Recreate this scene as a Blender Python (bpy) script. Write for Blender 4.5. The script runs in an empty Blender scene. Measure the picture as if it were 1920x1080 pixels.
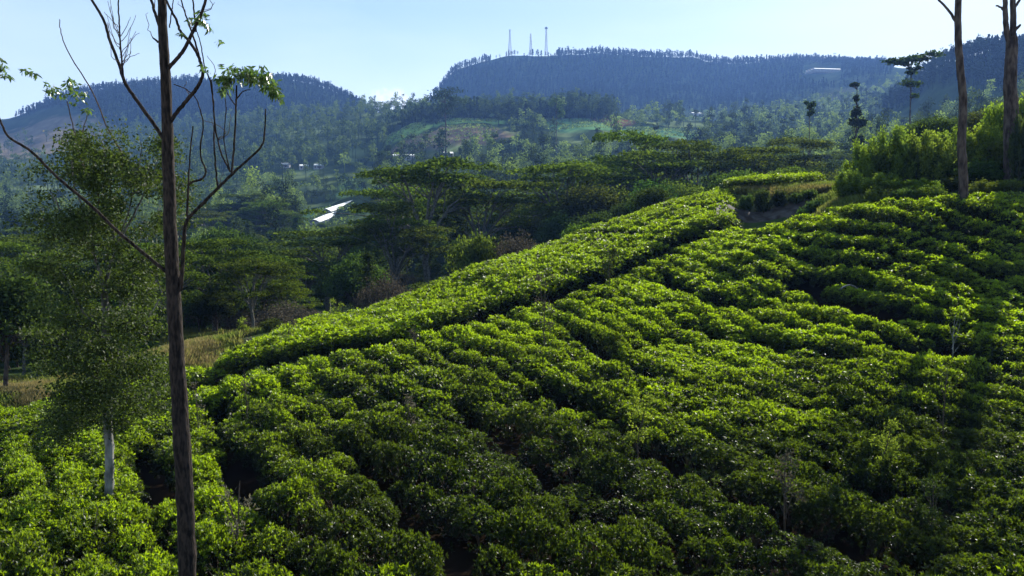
import bpy, math, random
import numpy as np
from mathutils import Vector

# ------------------------------------------------------------------ camera, sky, sun, exposure
SC = bpy.context.scene
COL = SC.collection
F = 960 / math.tan(math.radians(32.5))      # focal length in photo pixels (1920 wide)
PITCH = math.radians(5.0)
SUN_AZ, SUN_EL = math.radians(32.3), math.radians(28)

cam_data = bpy.data.cameras.new('camera')
cam_data.sensor_width = 36
cam_data.lens = 36 * F / 1920
cam_data.clip_start = 0.1
cam_data.clip_end = 12000
cam = bpy.data.objects.new('camera', cam_data)
COL.objects.link(cam)
cam.location = (0, 0, 0)
cam.rotation_euler = (math.radians(90) - PITCH, 0, 0)
SC.camera = cam

world = bpy.data.worlds.new('World')
SC.world = world
world.use_nodes = True
nt = world.node_tree
bg = nt.nodes['Background']
sky = nt.nodes.new('ShaderNodeTexSky')
sky.sky_type = 'NISHITA'
sky.sun_disc = False
sky.sun_elevation = SUN_EL
sky.sun_rotation = SUN_AZ
sky.altitude = 1200
sky.air_density = 1.0
sky.dust_density = 1.1
sky.ozone_density = 1.0
bg.inputs[1].default_value = 0.115
# low white cumulus and faint wisps, placed by direction in the sky
tc = nt.nodes.new('ShaderNodeTexCoord')
def wmath(op, a, b=None, c=None):
    n = nt.nodes.new('ShaderNodeMath'); n.operation = op
    for i, v in enumerate((a, b, c)):
        if v is None: continue
        if isinstance(v, (int, float)): n.inputs[i].default_value = v
        else: nt.links.new(v, n.inputs[i])
    return n.outputs[0]
sep = nt.nodes.new('ShaderNodeSeparateXYZ')
nt.links.new(tc.outputs['Generated'], sep.inputs[0])
nz = nt.nodes.new('ShaderNodeTexNoise')
nz.inputs['Scale'].default_value = 22; nz.inputs['Detail'].default_value = 7; nz.inputs['Roughness'].default_value = .62
nt.links.new(tc.outputs['Generated'], nz.inputs['Vector'])
az = wmath('DIVIDE', sep.outputs[0], sep.outputs[1])
def cloud(a0, aw, z0, zw, gain):
    d1 = wmath('POWER', wmath('DIVIDE', wmath('SUBTRACT', az, a0), aw), 2)
    d2 = wmath('POWER', wmath('DIVIDE', wmath('SUBTRACT', sep.outputs[2], z0), zw), 2)
    f = wmath('SUBTRACT', 1.0, wmath('ADD', d1, d2))
    f = wmath('ADD', f, wmath('MULTIPLY', wmath('SUBTRACT', nz.outputs[0], .5), 6.5))
    n = nt.nodes.new('ShaderNodeClamp'); nt.links.new(wmath('MULTIPLY', f, gain), n.inputs[0])
    front = wmath('GREATER_THAN', sep.outputs[1], 0)
    return wmath('MULTIPLY', n.outputs[0], front)
c1 = cloud(-.145, .034, .138, .018, .5)
nz2 = nt.nodes.new('ShaderNodeTexNoise'); nz2.inputs['Scale'].default_value = 2.6; nz2.inputs['Detail'].default_value = 5
mpv = nt.nodes.new('ShaderNodeMapping'); mpv.inputs['Scale'].default_value = (1, 1, 4)
nt.links.new(tc.outputs['Generated'], mpv.inputs[0]); nt.links.new(mpv.outputs[0], nz2.inputs['Vector'])
veil = nt.nodes.new('ShaderNodeClamp'); nt.links.new(wmath('MULTIPLY', wmath('SUBTRACT', nz2.outputs[0], .45), .9), veil.inputs[0])
low = nt.nodes.new('ShaderNodeClamp')
nt.links.new(wmath('MULTIPLY', wmath('SUBTRACT', .24, sep.outputs[2]), 2.6), low.inputs[0])
cf = wmath('MAXIMUM', c1, wmath('ADD', wmath('MULTIPLY', veil.outputs[0], .6), low.outputs[0]))
mx = nt.nodes.new('ShaderNodeMix'); mx.data_type = 'RGBA'
gm = nt.nodes.new('ShaderNodeGamma'); gm.inputs[1].default_value = .45
nt.links.new(sky.outputs[0], gm.inputs[0])
hs_ = nt.nodes.new('ShaderNodeHueSaturation'); hs_.inputs['Saturation'].default_value = 1.3
nt.links.new(gm.outputs[0], hs_.inputs['Color'])
tn = nt.nodes.new('ShaderNodeMix'); tn.data_type = 'RGBA'; tn.blend_type = 'MULTIPLY'; tn.inputs[0].default_value = 1
tn.inputs[7].default_value = (1.36, 1.53, 1.56, 1)
nt.links.new(hs_.outputs[0], tn.inputs[6])
nt.links.new(cf, mx.inputs[0]); nt.links.new(tn.outputs[2], mx.inputs[6])
mx.inputs[7].default_value = (5.6, 5.7, 5.8, 1)
nt.links.new(mx.outputs[2], bg.inputs[0])

sun_d = bpy.data.lights.new('sun', 'SUN')
sun_d.energy = 5.0
sun_d.angle = math.radians(0.45)
sun_d.color = (1.0, .95, .86)
sun = bpy.data.objects.new('sun', sun_d)
COL.objects.link(sun)
SUNV = Vector((math.sin(SUN_AZ) * math.cos(SUN_EL), math.cos(SUN_AZ) * math.cos(SUN_EL), math.sin(SUN_EL)))
sun.rotation_euler = (-SUNV).to_track_quat('-Z', 'Y').to_euler()

SC.render.engine = 'CYCLES'
SC.view_settings.view_transform = 'Standard'
SC.view_settings.look = 'None'
SC.view_settings.exposure = 1.28
SC.view_settings.gamma = 1.0
SC.view_settings.use_curve_mapping = False
cy = SC.cycles
cy.use_denoising = True
cy.max_bounces = 6
cy.diffuse_bounces = 1
cy.glossy_bounces = 2
cy.transmission_bounces = 2
cy.volume_bounces = 0
cy.caustics_reflective = False
cy.caustics_refractive = False
cy.sample_clamp_indirect = 4.0

# ------------------------------------------------------------------ small helpers
R = np.random.default_rng(7)
random.seed(7)
CP, SP = math.cos(PITCH), math.sin(PITCH)

def P(px, py, D):
    """world point seen at photo pixel (px,py) at depth y = D"""
    u = (px - 960) / F; v = (540 - py) / F
    dy = CP + v * SP; dz = -SP + v * CP
    return (u * D / dy, D, dz * D / dy)

def zof(py, D):
    v = (540 - py) / F
    return (-SP + v * CP) * D / (CP + v * SP)

def proj(x, y, z):
    """photo pixel of a world point (arrays welcome)"""
    f = y * CP - z * SP; up = y * SP + z * CP
    return 960 + F * x / f, 540 - F * up / f

def hash2(ix, iy, s):
    h = np.sin(ix * 127.1 + iy * 311.7 + s * 74.7) * 43758.5453
    return h - np.floor(h)

def vnoise(x, y, s=0.0):
    ix, iy = np.floor(x), np.floor(y)
    fx, fy = x - ix, y - iy
    fx = fx * fx * (3 - 2 * fx); fy = fy * fy * (3 - 2 * fy)
    a = hash2(ix, iy, s); b = hash2(ix + 1, iy, s); c = hash2(ix, iy + 1, s); d = hash2(ix + 1, iy + 1, s)
    return (a + (b - a) * fx) * (1 - fy) + (c + (d - c) * fx) * fy - .5

def fbm(x, y, s=0.0, o=4):
    t = 0; k = 1.0
    for i in range(o):
        t = t + k * vnoise(x * 2 ** i, y * 2 ** i, s + i * 3.3); k *= .5
    return t

def pchip(xs, ys, q):
    xs = np.asarray(xs, float); ys = np.asarray(ys, float)
    h = np.diff(xs); d = np.diff(ys) / h
    m = np.zeros_like(ys)
    for i in range(1, len(xs) - 1):
        if d[i - 1] * d[i] > 0:
            w1 = 2 * h[i] + h[i - 1]; w2 = h[i] + 2 * h[i - 1]
            m[i] = (w1 + w2) / (w1 / d[i - 1] + w2 / d[i])
    m[0] = d[0]; m[-1] = d[-1]
    q = np.clip(q, xs[0], xs[-1])
    i = np.clip(np.searchsorted(xs, q) - 1, 0, len(xs) - 2)
    t = (q - xs[i]) / h[i]
    return ((1 + 2 * t) * (1 - t) ** 2 * ys[i] + t * (1 - t) ** 2 * h[i] * m[i]
            + t * t * (3 - 2 * t) * ys[i + 1] + t * t * (t - 1) * h[i] * m[i + 1])

# ------------------------------------------------------------------ the lie of the land
FAR_D = [150, 220, 320, 450, 600, 750, 950, 1200, 1500, 1750, 2000, 2500]
NEAR = {
    -400: [(15, 1090), (22, 920), (30, 800), (36, 745), (50, 700), (80, 655), (105, 630)],
    0:    [(15, 1080), (22, 900), (29, 792), (36, 752), (47, 705), (70, 655), (100, 625)],
    350:  [(14.5, 1080), (21, 900), (28, 782), (34, 712), (40, 668), (50, 650), (80, 612), (105, 590)],
    640:  [(13.5, 1080), (18.5, 900), (25.5, 770), (34, 655), (42, 598), (46, 600), (60, 640), (90, 605)],
    960:  [(13.5, 1080), (18.5, 900), (25.5, 755), (33, 648), (42, 548), (49, 490), (54, 486), (65, 535), (95, 530)],
    1200: [(13.7, 1080), (19, 900), (26, 755), (33, 650), (41, 545), (50, 455), (57, 405), (62, 403), (75, 455), (100, 475)],
    1340: [(14, 1080), (19, 900), (26, 752), (33, 650), (39.5, 545), (47, 460), (52, 415), (59, 372), (65, 362), (78, 400), (100, 435)],
    1400: [(14, 1080), (19, 900), (26, 750), (33, 648), (39, 550), (45, 460), (49, 432), (52, 437), (54, 440), (57.5, 402), (61, 364), (66, 355), (80, 385), (100, 420)],
    1500: [(14, 1080), (19, 900), (25.7, 750), (32, 648), (38, 550), (44, 450), (48, 408), (51, 420), (53, 432), (57, 386), (61, 355), (70, 352), (85, 380), (100, 405)],
    1600: [(14, 1080), (19, 900), (25.5, 750), (31, 650), (36, 550), (41, 450), (45, 388), (49, 383), (57, 358), (70, 345), (95, 370)],
    1750: [(14, 1080), (19, 900), (25, 750), (30, 650), (34.5, 550), (39, 450), (43, 374), (48, 366), (60, 345), (75, 330), (100, 340)],
    1920: [(14, 1080), (19, 900), (25, 750), (29.5, 650), (34, 550), (38, 450), (42, 374), (48, 350), (60, 310), (75, 300), (100, 300)],
    2350: [(14, 1080), (19, 900), (25, 750), (29.5, 650), (34, 550), (38, 450), (42, 374), (48, 335), (60, 290), (75, 270), (100, 270)],
}
FAR = {
    -400: [600, 550, 480, 420, 375, 335, 290, 250, 222, 215, 230, 260],
    0:    [600, 550, 480, 425, 380, 340, 300, 262, 236, 230, 240, 260],
    150:  [600, 550, 480, 420, 375, 335, 290, 238, 186, 190, 220, 250],
    350:  [570, 525, 465, 405, 360, 322, 278, 222, 160, 167, 210, 250],
    520:  [555, 505, 445, 390, 340, 290, 232, 220, 148, 160, 210, 250],
    640:  [550, 495, 435, 378, 325, 270, 222, 224, 176, 190, 225, 260],
    720:  [540, 485, 428, 368, 312, 255, 214, 222, 226, 225, 235, 260],
    800:  [525, 475, 418, 355, 292, 226, 212, 226, 222, 200, 215, 250],
    860:  [515, 465, 410, 350, 282, 216, 214, 228, 196, 132, 155, 230],
    960:  [505, 455, 402, 342, 272, 212, 216, 225, 175, 107, 132, 220],
    1100: [495, 447, 395, 338, 268, 214, 222, 225, 168, 101, 125, 220],
    1200: [490, 440, 390, 332, 274, 236, 228, 222, 170, 106, 130, 220],
    1400: [465, 420, 370, 318, 278, 246, 225, 205, 165, 120, 140, 220],
    1600: [430, 392, 348, 300, 264, 238, 208, 165, 128, 122, 140, 200],
    1680: [405, 365, 325, 280, 245, 190, 160, 150, 130, 126, 140, 200],
    1750: [385, 350, 305, 258, 212, 130, 128, 140, 140, 140, 150, 200],
    1920: [350, 312, 268, 218, 160, 84, 84, 95, 120, 150, 170, 200],
    2350: [320, 270, 220, 160, 90, 20, 20, 60, 100, 140, 170, 200],
}
ND, NA = 420, 420
LD0, LD1 = math.log(2.0), math.log(3000.0)
GL = np.linspace(LD0, LD1, ND)
GD = np.exp(GL)

def column(tab_n, tab_f):
    pts = [(2.0, zof(tab_n[0][1], tab_n[0][0]) - .2)] + [(d, zof(p, d)) for d, p in tab_n]
    if tab_f: pts += [(d, zof(p, d)) for d, p in zip(FAR_D, tab_f)] + [(3000, 60.0)]
    return pts
near_px = sorted(NEAR); far_px = sorted(FAR)
near_cols = {}
for p in near_px:
    pts = column(NEAR[p], None)
    near_cols[p] = pchip(np.log([a for a, b in pts]), [b for a, b in pts], np.minimum(GL, math.log(pts[-1][0])))
far_cols = {}
for p in far_px:
    pts = [(d, zof(q, d)) for d, q in zip(FAR_D, FAR[p])] + [(3000, 90.0)]
    far_cols[p] = pchip(np.log([a for a, b in pts]), [b for a, b in pts], np.maximum(GL, math.log(150)))
GA = np.linspace(-1.5, 1.5, NA * 2)
GPX = 960 + GA * F * 1.0
def across(cols, keys):
    M = np.array([cols[k] for k in keys])
    out = np.zeros((len(GA), ND))
    for j in range(ND):
        out[:, j] = pchip(keys, M[:, j], GPX)
    return out
ZN, ZF = across(near_cols, near_px), across(far_cols, far_px)
w = np.clip((GL - math.log(92)) / (math.log(150) - math.log(92)), 0, 1)
w = w * w * (3 - 2 * w)
# soft blend: near table ends around 100 m
Z = ZN * (1 - w)[None, :] + ZF * w[None, :]
AA, DD = np.meshgrid(GA, GD, indexing='ij')
rough = np.clip((DD - 70) / 120, 0, 1)
Z = Z + rough * (fbm(AA * DD / 60, DD / 60, 1.0) * np.minimum(DD * .022, 9)) + rough * np.clip((DD - 900) / 400, 0, 1) * fbm(AA * DD / 130, DD / 320, 5.0, 3) * 16
Z = Z + np.clip(1 - DD / 70, 0, 1) ** .3 * fbm(AA * DD / 2.6, DD / 2.6, 2.0, 2) * .16

def bil(T, a, L):
    fi = np.clip((np.asarray(a, float) + 1.5) / 3.0 * (len(GA) - 1), 0, len(GA) - 1.001)
    fj = np.clip((np.asarray(L, float) - LD0) / (LD1 - LD0) * (ND - 1), 0, ND - 1.001)
    i = fi.astype(int); j = fj.astype(int); u = fi - i; v = fj - j
    return (T[i, j] * (1 - u) + T[i + 1, j] * u) * (1 - v) + (T[i, j + 1] * (1 - u) + T[i + 1, j + 1] * u) * v

PATH_W = []          # world polyline of the field path, filled in below
def path_dist(x, y):
    """signed distance to the field path, + on the far side"""
    p = PATH_W[0]; best = np.full(np.shape(x), 1e9); sg = np.zeros(np.shape(x))
    for a, b in zip(p[:-1], p[1:]):
        ab = b - a; L = math.hypot(*ab)
        t = np.clip(((x - a[0]) * ab[0] + (y - a[1]) * ab[1]) / L ** 2, 0, 1)
        d = np.hypot(x - a[0] - t * ab[0], y - a[1] - t * ab[1])
        side = ((y - a[1]) * ab[0] - (x - a[0]) * ab[1]) / L
        sg = np.where(d < best, np.sign(side), sg); best = np.minimum(best, d)
    return best * sg
def S(x, y):
    """height of the tea canopy / open land"""
    x = np.asarray(x, float); y = np.maximum(np.asarray(y, float), 2.0)
    z = bil(Z, x / y, np.log(y))
    if PATH_W:
        near = (y > 18) & (y < 75)
        if np.any(near):
            d = path_dist(x, y)
            st = np.where(d > 0, .42 * np.exp(-np.maximum(d, 0) / 6.0), 0) * np.clip((d - .1) / .5, 0, 1)
            st = st - np.where(d <= .1, .20 * np.exp(-np.abs(d) / 3.0), 0) - .15 * np.exp(-(d / .6) ** 2)
            z = z + np.where(near, st, 0)
    return z

# far edge of the tea by photo column
EDGE_PX = [-400, 0, 120, 300, 350, 640, 960, 1200, 1330, 1370, 1371, 1480, 1530, 1600, 1750, 1920, 2400]
EDGE_D  = [32, 31.5, 33, 35, 38, 46, 54, 62, 66, 68, 50, 49, 48, 46.5, 44.5, 43.5, 43.5]
def edge(x, y):
    return np.interp(960 + np.asarray(x) / np.asarray(y) * F, EDGE_PX, EDGE_D)
DROP = 0.9
def H(x, y):
    """height of the bare ground (tea stands DROP above it)"""
    e = edge(x, y)
    k = np.clip((e + 2.5 - y) / 2.5, 0, 1)
    return S(x, y) - DROP * k

LS = np.linspace(math.log(5), math.log(2600), 1500)
def hit(px, py, dmin=5.0):
    """first place where the ray through a photo pixel meets the canopy/land"""
    u = (px - 960) / F; v = (540 - py) / F
    dy = CP + v * SP; dz = -SP + v * CP
    D = np.exp(LS); D = D[D >= dmin]
    x = u / dy * D; z = dz / dy * D
    s = S(x, D)
    k = np.argmax(z <= s)
    if z[k] > s[k]: k = len(D) - 1
    return float(x[k]), float(D[k]), float(s[k])

PATH_PX = [(285, 748), (420, 700), (560, 665), (700, 640), (800, 615), (900, 585), (1000, 560), (1100, 528), (1200, 490), (1270, 455), (1345, 425)]
_p = np.array([hit(a, b)[:2] for a, b in PATH_PX]); PATH_W.append(_p)
def ground_pt(px, D):
    x = (px - 960) / F * D
    return float(x), float(D), float(H(x, D))

def visible(x, y, ztop):
    """false when the land hides even the top of a thing"""
    t = np.linspace(.05, .97, 60)
    return bool(np.all(S(x * t, np.maximum(y * t, 2.0)) < ztop * t + .01))

# ------------------------------------------------------------------ mesh building
class Geo:
    def __init__(s): s.v = []; s.q = []; s.t = []; s.n = 0
    def add(s, v, q, t=None):
        v = np.asarray(v, np.float32).reshape(-1, 3)
        s.v.append(v); s.q.append(np.asarray(q, np.int32).reshape(-1, 4) + s.n)
        s.t.append(np.full(len(v), .5, np.float32) if t is None else np.asarray(t, np.float32))
        s.n += len(v)
        return s
    def arrays(s):
        return np.concatenate(s.v), np.concatenate(s.q), np.concatenate(s.t)
    def mesh(s, name, mat, smooth=False):
        v, q, t = s.arrays()
        me = bpy.data.meshes.new(name)
        me.vertices.add(len(v)); me.vertices.foreach_set('co', v.ravel())
        me.loops.add(q.size); me.loops.foreach_set('vertex_index', q.ravel())
        me.polygons.add(len(q))
        me.polygons.foreach_set('loop_start', np.arange(0, q.size, 4, dtype=np.int32))
        me.update(calc_edges=True)
        if smooth: me.polygons.foreach_set('use_smooth', np.ones(len(q), bool))
        a = me.attributes.new('tint', 'FLOAT', 'POINT'); a.data.foreach_set('value', t)
        me.materials.append(mat)
        return me

def unit(v):
    return v / np.maximum(np.linalg.norm(v, axis=-1, keepdims=True), 1e-9)

def rdir(n, rng=None, up=0.0):
    d = (rng or R).normal(size=(n, 3)); d = unit(d); d[:, 2] += up
    return unit(d)

def leaf_quads(c, axis, L, W, t=None, fold=.12):
    n = len(c)
    r = rdir(n)
    side = unit(np.cross(axis, r)); nor = np.cross(side, axis)
    L = np.broadcast_to(np.asarray(L, float), (n,))[:, None]; W = np.broadcast_to(np.asarray(W, float), (n,))[:, None]
    m = c + axis * L * .45
    v = np.stack([c, m + side * W / 2 + nor * W * fold, c + axis * L, m - side * W / 2 + nor * W * fold], 1)
    q = np.arange(4 * n).reshape(n, 4)
    if t is None: t = R.random(n)
    return v.reshape(-1, 3), q, np.repeat(t, 4)

def cards(c, size, flat=0.0, t=None, ratio=.75):
    """small leaf-spray faces of random lie; flat=1 lies level"""
    n = len(c)
    nor = rdir(n, up=0.0) * (1 - flat) + np.array([0, 0, 1.0]) * flat + R.normal(size=(n, 3)) * .12
    nor = unit(nor)
    a = unit(np.cross(nor, rdir(n))); b = np.cross(nor, a)
    sz = np.broadcast_to(np.asarray(size, float), (n,)) * R.uniform(.6, 1.35, n)
    sz = sz[:, None]
    j = R.uniform(.6, 1.2, (n, 4, 1))
    v = np.stack([c + a * sz * .5 * j[:, 0], c + b * sz * .5 * ratio * j[:, 1], c - a * sz * .5 * j[:, 2], c - b * sz * .5 * ratio * j[:, 3]], 1)
    q = np.arange(4 * n).reshape(n, 4)
    if t is None: t = R.random(n)
    return v.reshape(-1, 3), q, np.repeat(t, 4)

def tube(g, pts, r, k=6, t=.5):
    pts = np.asarray(pts, float); r = np.broadcast_to(np.asarray(r, float), (len(pts),))
    d = np.gradient(pts, axis=0); d = unit(d)
    ref = np.array([0, 1.0, 0]) if abs(d[:, 1]).mean() < .8 else np.array([1.0, 0, 0])
    s = unit(np.cross(d, ref)); u = np.cross(s, d)
    an = np.linspace(0, 2 * math.pi, k, endpoint=False)
    v = pts[:, None] + r[:, None, None] * (np.cos(an)[None, :, None] * s[:, None] + np.sin(an)[None, :, None] * u[:, None])
    m = len(pts); q = []
    for i in range(m - 1):
        for j in range(k):
            q.append((i * k + j, i * k + (j + 1) % k, (i + 1) * k + (j + 1) % k, (i + 1) * k + j))
    if k == 4: q += [(0, 3, 2, 1), ((m - 1) * k, (m - 1) * k + 1, (m - 1) * k + 2, (m - 1) * k + 3)]
    g.add(v.reshape(-1, 3), q, np.full(m * k, t))

def smooth_path(pts, n=6, jit=0.0):
    pts = np.asarray(pts, float); m = len(pts)
    if m < 3: n = max(n, 3)
    x = np.arange(m); q = np.linspace(0, m - 1, (m - 1) * n + 1)
    out = np.stack([np.interp(q, x, pts[:, i]) if m < 3 else catmull(pts[:, i], q) for i in range(3)], 1)
    if jit:
        j = R.normal(size=out.shape) * jit; j[0] = 0; out = out + j
    return out

def catmull(y, q):
    i = np.clip(np.floor(q).astype(int), 0, len(y) - 2); t = q - i
    p1, p2 = y[i], y[i + 1]
    p0 = y[np.maximum(i - 1, 0)]; p3 = y[np.minimum(i + 2, len(y) - 1)]
    return .5 * (2 * p1 + (p2 - p0) * t + (2 * p0 - 5 * p1 + 4 * p2 - p3) * t ** 2 + (3 * p1 - p0 - 3 * p2 + p3) * t ** 3)

def box(g, c, s, t=.5, rz=0.0):
    x, y, z = s[0] / 2, s[1] / 2, s[2] / 2
    v = np.array([(a * x, b * y, d * z) for d in (-1, 1) for a, b in ((-1, -1), (1, -1), (1, 1), (-1, 1))])
    cr, sr = math.cos(rz), math.sin(rz)
    v = np.stack([v[:, 0] * cr - v[:, 1] * sr, v[:, 0] * sr + v[:, 1] * cr, v[:, 2]], 1) + np.array(c)
    g.add(v, [(0, 3, 2, 1), (4, 5, 6, 7), (0, 1, 5, 4), (1, 2, 6, 5), (2, 3, 7, 6), (3, 0, 4, 7)], np.full(8, t))

def blob(n, c, r, shell=.55):
    """points through an ellipsoid, biased to its outer part"""
    d = rdir(n); k = (shell + (1 - shell) * R.random((n, 1))) * R.uniform(.85, 1.12, (n, 1))
    return np.asarray(c) + d * k * np.asarray(r)

# ------------------------------------------------------------------ objects
def link(o, parent=None):
    COL.objects.link(o)
    if parent is not None: o.parent = parent
    return o
def tag(o, label, cat, group=None):
    o['label'] = label; o['category'] = cat
    if group: o['group'] = group
    return o
def thing(name, label, cat, loc=(0, 0, 0), group=None, rz=0, sc=1.0):
    o = bpy.data.objects.new(name, None); COL.objects.link(o)
    o.empty_display_size = .2
    o.location = loc; o.rotation_euler = (0, 0, rz)
    o.scale = (sc, sc, sc) if np.isscalar(sc) else sc
    return tag(o, label, cat, group)
def part(name, me, parent):
    return link(bpy.data.objects.new(name, me), parent)
def struct(name, me, kind='structure', label=None):
    o = link(bpy.data.objects.new(name, me)); o['kind'] = kind
    if label: o['label'] = label
    return o

# ------------------------------------------------------------------ materials
def new_mat(name):
    m = bpy.data.materials.new(name); m.use_nodes = True
    t = m.node_tree
    for n in list(t.nodes): t.nodes.remove(n)
    return m, t, t.nodes.new('ShaderNodeOutputMaterial')
def leaf_mat(name, dark, light, trans, rough=.8, tfac=.4, spec=.0, objvar=.0, patch=0.0, patch_scale=.3, patch_col=None):
    m, t, out = new_mat(name)
    N, L = t.nodes, t.links
    at = N.new('ShaderNodeAttribute'); at.attribute_name = 'tint'
    ramp = N.new('ShaderNodeMix'); ramp.data_type = 'RGBA'
    ramp.inputs[6].default_value = (*dark, 1); ramp.inputs[7].default_value = (*light, 1)
    L.new(at.outputs['Fac'], ramp.inputs[0])
    col = ramp.outputs[2]
    oi = N.new('ShaderNodeObjectInfo')
    hs = N.new('ShaderNodeHueSaturation')
    if objvar:
        def mr(src, a, b):
            n = N.new('ShaderNodeMapRange'); n.inputs[3].default_value = a; n.inputs[4].default_value = b
            L.new(src, n.inputs[0]); return n.outputs[0]
        L.new(mr(oi.outputs['Random'], .5 - objvar * .035, .5 + objvar * .02), hs.inputs['Hue'])
        w = N.new('ShaderNodeMath'); w.operation = 'FRACT'
        w2 = N.new('ShaderNodeMath'); w2.operation = 'MULTIPLY'; w2.inputs[1].default_value = 7.31
        L.new(oi.outputs['Random'], w2.inputs[0]); L.new(w2.outputs[0], w.inputs[0])
        L.new(mr(w.outputs[0], 1 - objvar * .4, 1 + objvar * .5), hs.inputs['Value'])
        L.new(mr(w.outputs[0], 1 - objvar * .15, 1 + objvar * .05), hs.inputs['Saturation'])
    L.new(col, hs.inputs['Color']); col = hs.outputs[0]
    if patch:
        geo = N.new('ShaderNodeNewGeometry'); nz = N.new('ShaderNodeTexNoise')
        nz.inputs['Scale'].default_value = patch_scale; nz.inputs['Detail'].default_value = 3
        L.new(geo.outputs['Position'], nz.inputs['Vector'])
        mp = N.new('ShaderNodeMapRange'); mp.inputs[1].default_value = .42; mp.inputs[2].default_value = .66; mp.inputs[4].default_value = patch
        L.new(nz.outputs[0], mp.inputs[0])
        m2 = N.new('ShaderNodeMix'); m2.data_type = 'RGBA'; m2.inputs[7].default_value = (*patch_col, 1)
        L.new(mp.outputs[0], m2.inputs[0]); L.new(col, m2.inputs[6]); col = m2.outputs[2]
    b = N.new('ShaderNodeBsdfPrincipled'); L.new(col, b.inputs['Base Color'])
    b.inputs['Roughness'].default_value = rough; b.inputs['Specular IOR Level'].default_value = spec
    tr = N.new('ShaderNodeBsdfTranslucent')
    tm = N.new('ShaderNodeMix'); tm.data_type = 'RGBA'; tm.blend_type = 'MULTIPLY'; tm.inputs[0].default_value = 1
    L.new(col, tm.inputs[6]); tm.inputs[7].default_value = (*trans, 1)
    L.new(tm.outputs[2], tr.inputs[0])
    mx = N.new('ShaderNodeMixShader'); mx.inputs[0].default_value = tfac
    L.new(b.outputs[0], mx.inputs[1]); L.new(tr.outputs[0], mx.inputs[2]); L.new(mx.outputs[0], out.inputs[0])
    return m
def plain(name, c1, c2=None, scale=4.0, rough=.8, bump=0.0, stretch=None, metal=0.0):
    m, t, out = new_mat(name); N, L = t.nodes, t.links
    b = N.new('ShaderNodeBsdfPrincipled'); b.inputs['Roughness'].default_value = rough; b.inputs['Metallic'].default_value = metal; b.inputs['Specular IOR Level'].default_value = .1 if rough > .7 else .4
    L.new(b.outputs[0], out.inputs[0])
    b.inputs['Base Color'].default_value = (*c1, 1)
    if c2:
        tc = N.new('ShaderNodeTexCoord'); mp = N.new('ShaderNodeMapping')
        if stretch: mp.inputs['Scale'].default_value = stretch
        nz = N.new('ShaderNodeTexNoise'); nz.inputs['Scale'].default_value = scale; nz.inputs['Detail'].default_value = 6
        L.new(tc.outputs['Object'], mp.inputs[0]); L.new(mp.outputs[0], nz.inputs['Vector'])
        r = N.new('ShaderNodeMapRange'); r.inputs[1].default_value = .38; r.inputs[2].default_value = .62
        L.new(nz.outputs[0], r.inputs[0])
        mx = N.new('ShaderNodeMix'); mx.data_type = 'RGBA'
        mx.inputs[6].default_value = (*c1, 1); mx.inputs[7].default_value = (*c2, 1)
        L.new(r.outputs[0], mx.inputs[0]); L.new(mx.outputs[2], b.inputs['Base Color'])
        if bump:
            bp = N.new('ShaderNodeBump'); bp.inputs['Strength'].default_value = bump; bp.inputs['Distance'].default_value = .03
            L.new(nz.outputs[0], bp.inputs['Height']); L.new(bp.outputs[0], b.inputs['Normal'])
    return m

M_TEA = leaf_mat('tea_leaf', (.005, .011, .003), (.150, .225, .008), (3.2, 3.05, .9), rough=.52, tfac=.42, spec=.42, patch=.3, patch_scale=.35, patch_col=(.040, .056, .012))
M_TEAYOUNG = leaf_mat('young_leaf', (.05, .075, .015), (.15, .19, .03), (2.2, 2.2, 1.2), rough=.45, tfac=.45)
M_EUC = leaf_mat('eucalyptus_leaf', (.02, .045, .012), (.07, .11, .025), (2.4, 2.5, 1.2), rough=.32, tfac=.38, spec=.5)
M_OLIVE = leaf_mat('olive_leaf', (.009, .017, .005), (.058, .086, .022), (2.2, 2.2, .9), rough=.6, tfac=.32, spec=.15)
M_DARK = leaf_mat('dark_leaf', (.008, .018, .007), (.045, .072, .020), (2.0, 2.2, 1.1), tfac=.32, objvar=1.0)
M_MID = leaf_mat('mid_leaf', (.011, .022, .007), (.060, .092, .020), (2.2, 2.2, 1.0), tfac=.38, objvar=1.0)
M_ALB = leaf_mat('feathery_leaf', (.010, .022, .007), (.075, .110, .020), (2.4, 2.4, 1.0), rough=.55, tfac=.35, objvar=.6)
M_DRYLEAF = leaf_mat('dry_leaf', (.035, .033, .024), (.12, .115, .085), (1.4, 1.3, 1.1), rough=.6, tfac=.3, objvar=.8)
M_BAMBOO = leaf_mat('lance_leaf', (.014, .036, .008), (.15, .215, .026), (1.9, 1.9, 1.0), tfac=.45, objvar=.4)
M_PINE = leaf_mat('pine_needles', (.005, .010, .008), (.018, .030, .018), (1.6, 1.8, 1.2), rough=.7, tfac=.2)
M_GRASS = leaf_mat('dry_grass', (.10, .092, .04), (.27, .235, .115), (1.4, 1.3, 1.0), rough=.7, tfac=.4)
M_BARK = plain('dark_bark', (.007, .006, .005), (.038, .029, .023), scale=26, rough=.9, bump=.9, stretch=(1, 1, .28))
M_GREYBARK = plain('grey_bark', (.05, .048, .04), (.17, .165, .14), scale=9, rough=.8, bump=.4, stretch=(1, 1, .5))
M_PALEBARK = plain('pale_bark', (.09, .09, .08), (.26, .26, .23), scale=7, rough=.8, bump=.3, stretch=(1, 1, .4))
M_TWOBARK = plain('brown_bark', (.025, .018, .014), (.09, .07, .055), scale=5, rough=.9, bump=.5, stretch=(1, 1, .35))
M_TWIG = plain('twig_bark', (.05, .038, .028), (.10, .08, .06), scale=20, rough=.9)
M_STEEL = plain('galvanised_steel', (.16, .165, .18), rough=.5, metal=.3)
M_RED = plain('red_paint', (.45, .08, .05), rough=.6)
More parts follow.
